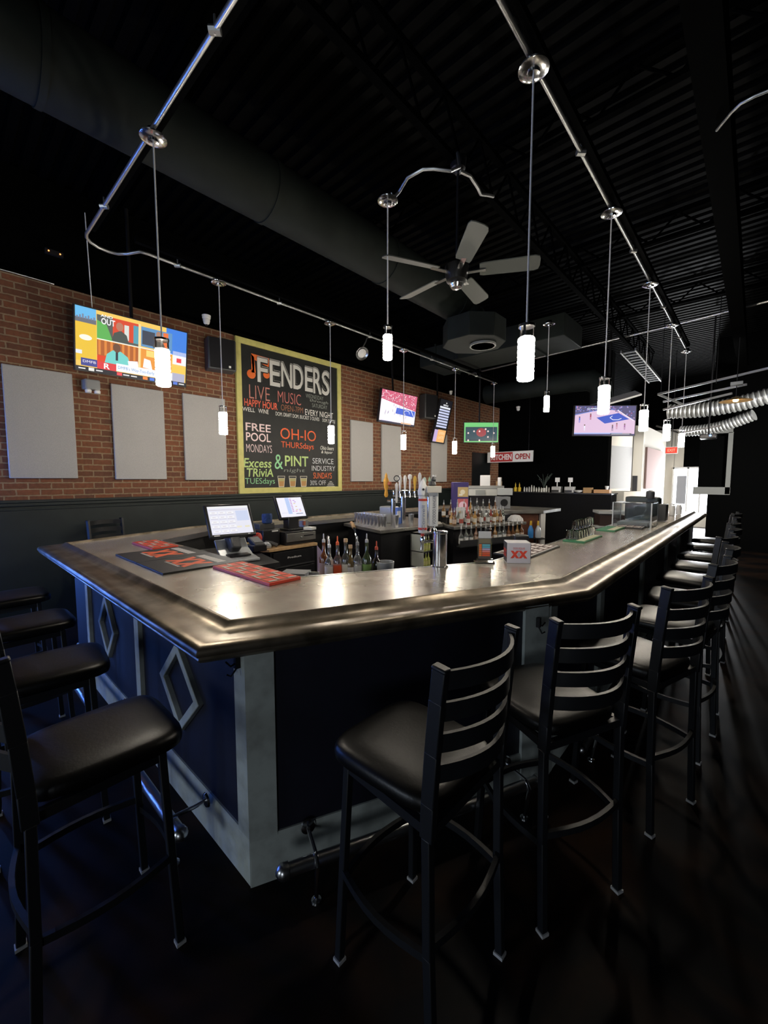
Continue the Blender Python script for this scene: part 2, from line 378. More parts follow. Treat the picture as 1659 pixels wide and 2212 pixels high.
e = pipe_thing([(-.975, 1.35, 3.845), (-.99, 1.2, 3.845), (-1.06, 1.08, 3.845), (-1.2, 1.045, 3.845)] + [(x, 1.045, 3.845) for x in (-2, -3, -4)] + [(x, y, 3.845) for x, y in bend] + [(-4.46, 8.62, 3.845)],
               'long bent conduit running above the left end and then the wall side of the bar', [(-2.05, 1.045, 3.84), (-3.95, 1.045, 3.84), (-4.46, 1.8, 3.84), (-4.46, 3.0, 3.84), (-4.46, 4.6, 3.84), (-4.46, 6.2, 3.84), (-4.46, 7.8, 3.84)])
MB().box((-4.40, 5, 3.905), (.045, 7.2, .045)).box((-2.9, 1.09, 3.905), (3.2, .045, .045)).build('support_strut', CEIL, e)
tag(MB().tube([(-2.23, 2.53, 3.84), (-2.2, 2.6, 3.93), (-2.08, 2.56, 3.96), (-1.95, 2.58, 3.97), (-1.88, 2.62, 3.96), (-1.79, 2.71, 3.95), (-1.76, 2.78, 4.0), (-1.92, 3.0, 4.3)], .012, 8).build('flexible_conduit', DULL), 'curved white flexible conduit arching from the middle pendant canopy to the fan', 'cable')
tag(MB().tube([(-1.74, 2.76, 3.95), (-1.71, 2.85, 3.95), (-1.73, 3.0, 3.95), (-1.75, 3.08, 3.95), (-1.72, 3.14, 3.96), (-1.70, 3.2, 3.97)], .013, 8).build('flexible_conduit', DULL), 'short pale flexible conduit dropping to the right of the fan rod', 'cable')

# ------------------------------------------------------------------ pendants
def pendant(x, y, zb, zt, label, group, zc=3.82, r=.044):
    e = empty('pendant_lamp', (x, y, zc), label, 'pendant lamp', group)
    MB().lathe([(.012, -.03), (.03, -.026), (.034, -.012), (.06, -.010), (.078, -.002), (.08, .004), (.04, .012), (.035, .05)], (x, y, zc-.005), 28).build('canopy', CHROME, e)
    MB().tube([(x, y, zc-.02), (x, y, zt+.07)], .0052, 8).build('cord', mat('pale_cord', (.55, .55, .55), .5), e)
    c = MB()
    for k in range(3):
        t = R(120*k+40); c.box((x+math.cos(t)*(r-.004), y+math.sin(t)*(r-.004), zt+.035), (.006, .012, .07), rz=t)
    c.lathe([(.012, .055), (r, .055), (r, .068), (.010, .075)], (x, y, zt), 24)
    c.build('lamp_holder', CHROME, e)
    h = zt-zb
    prof = [(.02, 0), (r-.006, 0), (r, .006)] + [(r+(.0012 if k % 2 else -.0008), .006+(h-.012)*k/16) for k in range(1, 16)] + [(r, h-.006), (r-.006, h), (.02, h)]
    MB().lathe(prof, (x, y, zb), 28).build('lamp_shade', LAMP, e)
    return e
G = 'pendant lamps on the right-hand conduit'
for (y, nm) in ((2.24, 'lit cylinder pendant nearest the camera over the bar front, largest of the right-hand row'), (3.81, 'lit cylinder pendant second from the front in the right-hand row, before the far screen'),
                (5.45, 'lit cylinder pendant third from the front in the right-hand row'), (7.07, 'lit cylinder pendant fourth from the front in the right-hand row'), (8.64, 'lit cylinder pendant at the far end of the right-hand row, beside the red exit sign')):
    pendant(-.975, y, 2.225, 2.455, nm, G)
pendant(-2.92, 1.06, 2.29, 2.525, 'lit cylinder pendant over the left end of the bar, in front of the big television', 'pendant lamps on the bent conduit')
for (y, nm) in ((2.23, 'lit cylinder pendant in front of the third grey wall panel, left of the menu board'), (3.81, 'lit cylinder pendant hanging in front of the right edge of the menu board'), (5.41, 'lit cylinder pendant hanging below the basketball television on the brick wall'),
                (7.0, 'lit cylinder pendant to the right of the tilted menu screen'), (8.6, 'lit cylinder pendant in front of the kitchen sign')):
    pendant(-4.46, y, 2.18, 2.425, nm, 'pendant lamps on the bent conduit')
pendant(-2.215, 2.485, 2.625, 2.815, 'lit cylinder pendant hanging on its own left of the ceiling fan', 'pendant lamps over the middle', r=.036)
pendant(-2.235, 5.87, 2.625, 2.845, 'small lit cylinder pendant between the nearest lamp and the far screen', 'pendant lamps over the middle', r=.036)

# ------------------------------------------------------------------ ceiling fan
FX, FY, FZ = -1.965, 3.08, 3.42
f = empty('ceiling_fan', (FX, FY, FZ), 'five-bladed dark ceiling fan hanging above the middle of the bar', 'fan')
MB().tube([(FX, FY, FZ+.05), (FX, FY, 4.32)], .011, 10).build('downrod', DPIPE, f)
MB().lathe([(.05, -.09), (.085, -.07), (.095, -.02), (.1, .05), (.07, .09), (.02, .13)], (FX, FY, FZ), 24).build('motor', mat('dark_bronze', (.03, .03, .03), .3, .8), f)
MB().lathe([(.015, -.13), (.045, -.125), (.06, -.1), (.05, -.085)], (FX, FY, FZ), 24).build('light_cap', CHROME, f)
MB().lathe([(.02, 4.2-FZ), (.06, 4.24-FZ), (.07, 4.32-FZ)], (FX, FY, FZ), 16).build('mount', DPIPE, f)
BLADE = mat('fan_blade_grey', (.06, .065, .057), .5)
for a in (100, 172, 244, 316, 28):
    ta = R(a); d = V((math.cos(ta), math.sin(ta), 0)); s = V((-math.sin(ta), math.cos(ta), 0)); tl = V((0, 0, -.022))
    P = [(.19, .055), (.22, .062), (.62, .072), (.655, .06), (.665, .03)]
    out = [(r_, w_) for r_, w_ in P] + [(r_, -w_) for r_, w_ in P[::-1]]
    vs = []
    for zz in (0, .008): vs += [V((FX, FY, FZ+zz)) + d*r_ + s*w_ + tl*(w_/.07) for r_, w_ in out]
    n = len(out)
    bl = MB().add(vs, [tuple(range(n))[::-1], tuple(range(n, 2*n))] + [(i, (i+1) % n, n+(i+1) % n, n+i) for i in range(n)]).build('blade', BLADE, f)
    MB().bar(V((FX, FY, FZ-.01)) + d*.08, V((FX, FY, FZ-.004)) + d*.24, .04, .008).build('blade_arm', CHROME, bl)

# ------------------------------------------------------------------ bar counter
OUT = [(-5.42, 9.45), (-5.42, 2.15), (-4.9, .615), (-1.49, .615), (-.645, 2.45), (-.62, 9.45)]
INN = [(-4.72, 9.45), (-4.72, 2.12), (-4.36, 1.5), (-2.08, 1.49), (-1.42, 2.75), (-1.38, 9.45)]
def offset(path, d):
    P = [V((x, y)) for x, y in path]; r = []
    for i, p in enumerate(P):
        ns = []
        if i > 0: e_ = (P[i]-P[i-1]).normalized(); ns.append(V((-e_.y, e_.x)))
        if i < len(P)-1: e_ = (P[i+1]-P[i]).normalized(); ns.append(V((-e_.y, e_.x)))
        n_ = sum(ns, V((0, 0))).normalized(); r.append(p + n_ * (d / n_.dot(ns[0])))
    return [(q.x, q.y) for q in r]
def sweep(path, prof, mb=None, m=None, smooth=True, closed=True):
    mb = mb or MB(); N = len(prof); vs = []
    cols = [offset(path, d) for d, z in prof]
    for i in range(len(path)):
        for j, (d, z) in enumerate(prof): vs.append((cols[j][i][0], cols[j][i][1], z))
    fs = []
    for i in range(len(path)-1):
        for j in range(N if closed else N-1): fs.append((i*N+j, i*N+(j+1) % N, (i+1)*N+(j+1) % N, (i+1)*N+j))
    fs += [tuple(range(N)), tuple((len(path)-1)*N + j for j in range(N))]
    return mb.add(vs, fs, m, smooth)
bar = empty('bar_counter', (-1.456, .8, 0), 'long wraparound bar with hammered metal top and dark navy painted panels', 'bar counter')
o2 = offset(OUT, .205)
top = MB().prism(o2 + INN[::-1], 1.03, 1.07); top.build('worktop', ZINC, bar)
prof = [(.075, .982), (.035, .985), (.014, .996), (.006, 1.008), (.010, 1.016), (.002, 1.020), (-.002, 1.030), (0, 1.042), (.008, 1.052), (.022, 1.058), (.045, 1.060), (.075, 1.058), (.11, 1.056), (.145, 1.060), (.168, 1.070), (.182, 1.084), (.192, 1.089), (.202, 1.086), (.208, 1.072), (.21, 1.03), (.2, .99)]
sweep(OUT, prof).build('bar_rail', RAIL, bar)
e_ = [(-.004, 1.02), (-.004, 1.072), (.012, 1.072), (.012, 1.02)]
sweep(INN, e_, smooth=False).build('inner_edge_strip', STEEL, bar)
BASE = [(-5.2, 9.35), (-5.2, 2.3), (-4.45, .8), (-1.456, .798), (-.8, 2.18), (-.8, 9.35)]
sweep(BASE, [(0, 0), (0, 1.04), (.12, 1.04), (.12, 0)], smooth=False).build('front_panel', NAVY, bar)
sweep(INN, [(-.02, 0), (-.02, 1.03), (-.06, 1.03), (-.06, 0)], smooth=False).build('inner_panel', mat('inner_black', (.006, .006, .007), .6), bar)
sweep(BASE, [(-.014, 0), (-.014, .195), (-.008, .207), (.004, .207), (.004, 0)], smooth=False).build('kickboard', TRIM, bar)
# corner boards and pilasters
b = MB(); fd = V((.4292, .9032, 0)); fnrm = V((.9032, -.4292, 0)); C0 = V((-1.456, .798, 0))
def front_board(mb, s0, s1, z0_, z1_, th=.013):
    c = C0 + fd*((s0+s1)/2) + fnrm*(th/2) + V((0, 0, (z0_+z1_)/2)); M = Matrix((fd, fnrm, V((0, 0, 1)))).transposed()
    return mb.box(c, (s1-s0, th, z1_-z0_), M=M)
front_board(b, -.013, .10, 0, 1.02); b.build('corner_post', TRIM, bar)
MB().box((-1.502, .793, .51), (.094, .013, 1.02)).build('corner_post', TRIM, bar)
front_board(MB(), 1.375, 1.53, 0, 1.02, .02).build('pilaster', TRIM, bar)
for x in (-2.735, -3.93): MB().box((x, .79, .52), (.075, .03, 1.0)).build('pilaster', TRIM, bar)
for y in (2.24, 3.22, 4.7, 6.2, 7.3, 8.8): MB().box((-.79, y, .52), (.03, .1, 1.0)).build('pilaster', TRIM, bar)
for cx, w_ in ((-2.12, .245), (-3.4, .2)):
    pts = [(cx, .86), (cx+w_, .62), (cx, .385), (cx-w_, .62)]; k = .76
    inn = [(cx + (x-cx)*k, .62 + (z-.62)*k) for x, z in pts]
    vs = []
    for yy in (.8, .772): vs += [(x, yy, z) for x, z in pts] + [(x, yy, z) for x, z in inn]
    fs = []
    for i in range(4):
        j = (i+1) % 4; fs += [(8+i, 8+j, 12+j, 12+i), (i, j, 8+j, 8+i), (4+i, 4+j, 12+j, 12+i)]
    MB().add(vs, fs).build('diamond_moulding', TRIM, bar, bevel=.004)
# foot rails with brackets
def foot_rail(p0, p1, nrm, brk, label=None):
    p0, p1, nrm = V(p0), V(p1), V(nrm)
    d_ = (p1-p0).normalized()
    pts = [p0-d_*.01, p0, p1, p1+d_*.01]
    r_ = MB().tube([p0, p1], .025, 16)
    for q, sg in ((p0, -1), (p1, 1)): r_.tube([q+d_*sg*k for k in (-.02, .0, .01, .022, .03)], .03, 16, radii=[.029, .031, .029, .02, .006])
    fr = r_.build('foot_rail', STEEL, bar)
    for t in brk:
        q = p0.lerp(p1, t); w_ = q - nrm*.148 + V((0, 0, .02))
        b_ = MB().lathe([(.034, 0), (.03, .008), (.014, .014)], w_ , 16, M=nrm.to_track_quat('Z', 'Y').to_matrix())
        b_.tube([w_, w_+nrm*.06+V((0, 0, -.0)), q+V((0, 0, .03)), q+nrm*.01, ], .009, 8)
        b_.tube([q+V((0, 0, .028)), q+nrm*.03+V((0, 0, 0)), q+nrm*.02+V((0, 0, -.06)), V((q.x+nrm.x*.0, q.y+nrm.y*.0, .0))], .009, 8)
        b_.lathe([(.022, 0), (.02, .006), (.008, .01)], (q.x, q.y, 0), 12)
        b_.build('rail_bracket', CHROME, fr)
pF = C0 + fnrm*.165 + V((0, 0, .175))
foot_rail(pF + fd*.1, pF + fd*1.36, fnrm, (.1, .93))
foot_rail((-1.72, .615, .185), (-4.3, .615, .185), (0, -1, 0), (.03, .5, .95))
foot_rail((-.64, 2.35, .175), (-.64, 9.2, .175), (1, 0, 0), (.03, .3, .6))
# coat hooks under the rail
hk = mat('black_iron', (.01, .01, .01), .4, .6)
def hook(p, nrm):
    p, nrm = V(p), V(nrm)
    MB().box(p + nrm*.004, (.02, .02, .05)).tube([p, p+nrm*.03+V((0, 0, -.01)), p+nrm*.05+V((0, 0, .015))], .004, 6).tube([p+V((0, 0, -.02)), p+nrm*.03+V((0, 0, -.05)), p+nrm*.05+V((0, 0, -.035))], .004, 6).build('coat_hook', hk, bar)
hook(C0 + fd*1.45 + fnrm*.03 + V((0, 0, .93)), fnrm); hook((-1.5, .78, .95), (0, -1, 0)); hook((-4.2, .78, .9), (0, -1, 0)); hook((-.77, 3.22, .93), (1, 0, 0))

# ------------------------------------------------------------------ bar stools
def bar_stool(loc, rz, label):
    s = empty('bar_stool', (0, 0, 0), label, 'bar stool', 'black ladder-back bar stools around the bar')
    for sx in (-1, 1):
        # front leg
        l = MB().bar((sx*.2, .2, .012), (sx*.172, .175, .735), .026, .026).build('leg', BLACK, s, bevel=.003)
        MB().box((sx*.2, .2, .005), (.032, .032, .014)).build('foot_glide', mat('nickel_glide', (.6, .6, .6), .35, .3), l)
        pts = [(0, -.2), (.012, -.2), (.35, -.185), (.70, -.178), (.80, -.182), (.95, -.192), (1.10, -.205), (1.19, -.215)]
        b_ = MB()
        for (z0_, y0_), (z1_, y1_) in zip(pts[1:], pts[2:]):
            wa = .026 if z0_ < .7 else .024
            da = .028 if z0_ < .7 else .042
            b_.bar((sx*.2, y0_, z0_), (sx*.2, y1_, z1_+.004), wa, da, up=(0, 1, 0))
        l = b_.build('leg', BLACK, s, bevel=.003)
        MB().bar((sx*.2, -.215, 1.188), (sx*.2, -.2165, 1.2), .03, .046, up=(0, 1, 0)).build('post_cap', BLACK, l, bevel=.005)
        MB().box((sx*.2, -.2, .005), (.032, .034, .014)).build('foot_glide', mat('nickel_glide', (.6, .6, .6), .35, .3), l)
    for zc, yb in ((1.155, -.21), (1.065, -.2), (.975, -.193), (.885, -.186)):     # curved slats
        n = 12; hh = .026; vs = []
        for k in range(n+1):
            t_ = -1 + 2*k/n; x = t_*.19; bow = -.075*(1-t_*t_)
            for yo, zz in ((0, -hh), (0, hh), (-.012, hh), (-.012, -hh)): vs.append((x, yb+.006+yo+bow, zc+zz+.006*(1-t_*t_)))
        fs = [(k*4+j, k*4+(j+1) % 4, (k+1)*4+(j+1) % 4, (k+1)*4+j) for k in range(n) for j in range(4)] + [(0, 1, 2, 3), tuple(n*4+j for j in range(4))]
        MB().add(vs, fs, None, True).build('back_slat', BLACK, s)
    # seat : rounded trapezoid cushion
    def outline(k):
        o_ = []
        for i in range(32):
            t_ = 2*math.pi*i/32; c_, s_ = math.cos(t_), math.sin(t_)
            e1 = .42; x = math.copysign(abs(c_)**e1, c_); y = math.copysign(abs(s_)**e1, s_)
            w_ = .208 + .012*y; o_.append((x*w_*k, y*.228*k+.035))
        return o_
    vs = []; L_ = [(.93, .735), (.99, .742), (1.0, .755), (.99, .772), (.95, .784), (.86, .792), (.6, .798), (.25, .800)]
    for k, z in L_: vs += [(x, y, z) for x, y in outline(k)]
    fs = [(i*32+j, i*32+(j+1) % 32, (i+1)*32+(j+1) % 32, (i+1)*32+j) for i in range(len(L_)-1) for j in range(32)] + [tuple(range(32))[::-1], tuple((len(L_)-1)*32+j for j in range(32))]
    MB().add(vs, fs, None, True).build('seat', VINYL, s)
    b_ = MB()
    ring = [(-.172, .175), (.172, .175), (.19, -.178), (-.19, -.178)]
    for i in range(4):
        a, c = ring[i], ring[(i+1) % 4]; b_.bar((*a, .715), (*c, .715), .022, .03)
    b_.build('seat_frame', BLACK, s)
    # footrests, bowed
    F_ = [((-.192, .192), (.192, .192), .30), ((-.196, -.188), (-.19, .19), .34), ((.196, -.188), (.19, .19), .34), ((-.196, -.188), (.196, -.188), .38)]
    for i, (a, c, z) in enumerate(F_):
        a, c = V((*a, z)), V((*c, z)); d_ = (c-a).normalized(); nn = V((d_.y, -d_.x, 0))
        if nn.dot((a+c)/2) < 0: nn = -nn
        pts = [a.lerp(c, k/8) + nn*(.03*math.sin(math.pi*k/8)) for k in range(9)]; q = MB()
        for p0, p1 in zip(pts, pts[1:]): q.bar(p0, p1+(p1-p0)*.08, .016, .026)
        q.build('footrest', BLACK, s)
    s.location = loc; s.rotation_euler = (0, 0, rz)
    return s
def face(dx, dy): return math.atan2(dy, dx) - math.pi/2
st = bar_stool((-.785, 1.055, 0), face(-1, .02), 'black ladder-back stool nearest the camera, at the bar corner by the front foot rail')
for (x, y), fc, lab in (((-.595, 1.685), (-.37, .168), 'black ladder-back stool second from the camera, angled at the bar front before the pilaster'),
                        ((-.41, 2.43), (-.342, .108), 'black stool with grey-lit back posts, third along the right side'),
                        ((-.34, 3.17), (-1, .12), 'black bar stool directly behind the stool with grey-lit back posts'),
                        ((-.34, 3.86), (-1, -.1), 'black bar stool fifth along the right side of the bar'),
                        ((-.37, 4.62), (-1, .2), 'black bar stool sixth along the right side of the bar'),
                        ((-.36, 5.33), (-1, .0), 'black bar stool seventh along the right side of the bar'),
                        ((-.38, 6.05), (-1, .1), 'black bar stool eighth along the right side of the bar'),
                        ((-.40, 6.95), (-1, -.1), 'black bar stool ninth along the right side, small and far'),
                        ((-.40, 7.75), (-1, .1), 'last and farthest black bar stool along the right side'),
                        ((-1.665, .31), (.02, 1), 'black stool at the left foreground facing the left bar side, lit seat'),
                        ((-2.5, .30), (.1, 1), 'black stool in silhouette left of the foreground left stool'),
                        ((-3.36, .32), (0, 1), 'black stool in silhouette third along the left bar side'),
                        ((-4.22, .32), (0, 1), 'dark stool farthest along the left bar side'),
                        ((-5.62, 1.45), (1, .35), 'black stool between the brick wall and the far-left bar corner')):
    dup(st, (x, y, 0), face(*fc), lab)

# ------------------------------------------------------------------ wall things
# acoustic panels
GP = 'grey fabric panels on the brick wall'
for (y0, y1, z0_, z1_, lab) in ((.56, 1.165, 1.69, 2.9, 'large grey fabric acoustic panel at the far left of the brick wall'), (1.55, 2.155, 1.678, 2.86, 'grey fabric acoustic panel below the big television'),
                                (2.405, 3.02, 1.667, 2.875, 'grey fabric acoustic panel just left of the menu board'), (5.6, 6.23, 1.632, 2.847, 'grey fabric acoustic panel just right of the menu board'),
                                (6.505, 7.145, 1.62, 2.85, 'grey fabric acoustic panel under the basketball television'), (8.33, 9.005, 1.608, 2.82, 'grey fabric acoustic panel behind the tilted menu screen')):
    tag(MB().box((XW+.045, (y0+y1)/2, (z0_+z1_)/2), (.04, y1-y0, z1_-z0_)).build('acoustic_panel', PANEL, bevel=.008), lab, 'wall panel', GP)
tag(MB().box((-2.79, 12.84, 2.0), (.05, 1.14, 1.16), rz=R(-14)).build('acoustic_panel', PANEL, bevel=.008), 'grey fabric panel on the daylit cream wall at the far end', 'wall panel')
tag(MB().box((-2.37, 15.2, 2.0), (.06, 2.7, 1.2)).build('acoustic_panel', PINK, bevel=.008), 'pinkish fabric panel on the daylit cream wall at the far end', 'wall panel')

# chalk menu board
XB = -5.975
bd = empty('menu_board', (XB, 4.28, 1.45), 'tall black chalkboard with yellow frame and hand-painted bar specials', 'menu board')
MB().box((XB-.012, 4.28, 2.65), (.02, 2.04, 2.32)).build('chalkboard', CHALK, bd)
fr = MB()
for (c, d_) in (((4.28, 1.495), (2.14, .09)), ((4.28, 3.81), (2.14, .09)), ((3.255, 2.65), (.09, 2.24)), ((5.305, 2.65), (.09, 2.24))):
    fr.box((XB, c[0], c[1]), (.045, d_[0], d_[1]))
fr.build('frame', YEL, bd, bevel=.006)
CH = (.78, .78, .74); ORG = (.80, .16, .03); PK = (.55, .22, .18); GRN = (.45, .60, .22); LGR = (.28, .62, .33); PKW = (.80, .62, .64)
def board_part(name, items, extra=None, label=None):
    cv = Canvas((XB, 0, 0), (0, 1, 0), (0, 0, 1))
    for it in items:
        txt, y0, y1, z0_, z1_, col = it[:6]; w_ = it[6] if len(it) > 6 else 0; sh = it[7] if len(it) > 7 else 0
        cv.text(txt, y0, z0_, y1, z1_, col, 4, w_, sh)
    if extra: extra(cv)
    return cv.build(name, None, bd, label=label)
def note(cv):
    cv.poly([(3.50, 3.36), (3.555, 3.36), (3.535, 3.56), (3.78, 3.50), (3.79, 3.50), (3.80, 3.64), (3.48, 3.65)], ORG, 1)
    cv.poly([(3.48, 3.36), (3.53, 3.36), (3.53, 3.60), (3.48, 3.64)], ORG, 1)
    cv.disc(3.475, 3.33, .075, ORG, 1, .07); cv.disc(3.745, 3.365, .06, ORG, 1, .055)
board_part('music_note', [], note, 'orange painted music note')
def fend(cv):      # shadowed block letters
    xs = [3.575, 3.80, 4.02, 4.26, 4.505, 4.69, 4.885]; ws = [.20, .205, .225, .215, .185, .195, .19]
    hs = [(3.225, 3.62), (3.205, 3.625), (3.225, 3.63), (3.225, 3.64), (3.225, 3.655), (3.215, 3.67), (3.215, 3.66)]
    for ch, x, w_, (a, b_) in zip('FENDERS', xs, ws, hs):
        cv.text(ch, x+.012, a+.018, x+w_+.012, b_+.018, (.30, .30, .29), 2, .03)
        cv.text(ch, x, a, x+w_, b_, (.005, .005, .005), 3, .045)
        cv.text(ch, x+.006, a+.006, x+w_-.006, b_-.006, (.62, .62, .60), 4, .012)
board_part('title_lettering', [], fend)
board_part('live_music_lettering', [('LIVE', 3.429, 3.799, 2.952, 3.165, PK, -.012), ('MUSIC', 3.951, 4.419, 2.965, 3.15, (.6, .18, .16), -.012), ('WEDNESDAY', 4.526, 4.924, 3.12, 3.19, (.30, .33, .30), -.01), ('through', 4.607, 5.033, 3.05, 3.115, (.30, .33, .30), 0, .2), ('SATURDAY', 4.662, 5.011, 2.97, 3.04, (.30, .33, .30), -.01)])
board_part('happy_hour_lettering', [('HAPPY HOUR', 3.341, 3.94, 2.825, 2.94, (.75, .13, .07), .01), ('OPEN-7PM', 4.008, 4.459, 2.835, 2.935, (.35, .14, .07), -.01), ('EVERY NIGHT', 4.506, 5.153, 2.815, 2.92, CH), ('WELL', 3.307, 3.519, 2.742, 2.805, CH), ('WINE', 3.58, 3.769, 2.742, 2.81, CH), ('DOM. DRAFT DOM. BUCKET 3 OLIVES', 3.902, 4.821, 2.738, 2.80, CH), ('DOM. BOTTLE', 4.898, 5.203, 2.735, 2.795, CH)])
board_part('free_pool_lettering', [('FREE', 3.352, 3.802, 2.445, 2.568, PKW, .012), ('POOL', 3.354, 3.798, 2.285, 2.419, PKW, .012), ('MONDAYS', 3.353, 3.817, 2.11, 2.236, PKW, -.01)])
board_part('ohio_lettering', [('OH-IO', 3.985, 4.739, 2.36, 2.548, (.80, .12, .03), 0), ('THURSdays', 3.996, 4.687, 2.185, 2.319, (.80, .12, .03), 0), ('Ohio beers', 4.841, 5.165, 2.223, 2.295, CH, 0, .2), ('& liquor', 4.86, 5.132, 2.14, 2.21, CH, 0, .2)])
board_part('trivia_lettering', [('Excess', 3.307, 3.803, 1.865, 2.012, GRN, .015, .15), ('TRiviA', 3.345, 3.839, 1.717, 1.855, GRN, .015, .1), ('TUESdays', 3.319, 3.859, 1.575, 1.697, LGR, -.005)])
board_part('pint_night_lettering', [('&', 3.861, 4.024, 1.848, 2.095, LGR, 0), ('PINT', 4.066, 4.561, 1.905, 2.083, GRN, .015), ('night', 4.044, 4.482, 1.784, 1.865, (.2, .22, .2), 0, .3)])
def tri(cv):
    for i, (a, b_) in enumerate(((5.05, 5.11), (5.02, 5.14), (5.0, 5.16), (4.98, 5.18))): cv.rect(a, 1.625-i*.03, b_-a, .014, (.5, .5, .48), 2)
board_part('service_industry_lettering', [('SERVICE', 4.654, 5.151, 1.962, 2.063, (.6, .62, .66), 0), ('INDUSTRY', 4.636, 5.191, 1.833, 1.925, (.6, .62, .66), 0), ('SUNDAYS', 4.668, 5.106, 1.69, 1.80, (.75, .15, .04), 0), ('30% OFF', 4.594, 4.96, 1.57, 1.655, (.6, .62, .66), -.005)], tri)
def glasses(cv):
    for (a, b_) in ((3.915, 4.062), (4.14, 4.295), (4.375, 4.53)):
        z0_, z1_ = 1.545, 1.735; w_ = b_-a
        cv.poly([(a+.02, z0_), (b_-.02, z0_), (b_, z1_), (a, z1_)], (.62, .60, .5), 1)
        cv.poly([(a+.03, z0_+.012), (b_-.03, z0_+.012), (b_-.018, z0_+.10), (a+.022, z0_+.10)], (.45, .24, .08), 2)
        cv.poly([(a+.022, z0_+.10), (b_-.018, z0_+.10), (b_-.013, z1_-.045), (a+.013, z1_-.045)], (.42, .38, .16), 2)
        cv.poly([(a+.012, z1_-.038), (b_-.012, z1_-.038), (b_-.009, z1_-.008), (a+.009, z1_-.008)], (.03, .03, .03), 2)
board_part('painted_beer_glass', [], glasses)

# screens
def screen(name, label, O, Rv, U, w, h, draw, e=1.0, depth=.05, mount=None, bezel=.012, cat='television', group=None):
    O, Rv, U = V(O), V(Rv).normalized(), V(U).normalized(); N = Rv.cross(U)
    e_ = empty(name, O + Rv*w/2 + U*h/2, label, cat, group)
    M = Matrix((Rv, U, N)).transposed()
    MB().box(O + Rv*w/2 + U*h/2 - N*(depth/2+.002), (w+2*bezel, h+2*bezel, depth), M=M).build('housing', PLASTIC, e_, bevel=.004)
    b_ = MB()
    for (cx, cy, dx, dy) in ((w/2, -bezel/2, w+2*bezel, bezel), (w/2, h+bezel/2, w+2*bezel, bezel), (-bezel/2, h/2, bezel, h), (w+bezel/2, h/2, bezel, h)):
        b_.box(O + Rv*cx + U*cy + N*.003, (dx, dy, .012), M=M)
    b_.build('bezel', PLASTIC, e_)
    cv = Canvas(O, Rv, U, e); draw(cv, w, h); cv.build('screen', None, e_)
    if mount:
        b_ = MB(); c = O + Rv*w/2 + U*h/2 - N*(depth+.02)
        b_.box(c, (.3, .2, .04), M=M)
        b_.tube([c] + [V(p) for p in mount], .02, 10); b_.build('mount', DPIPE, e_)
    return e_
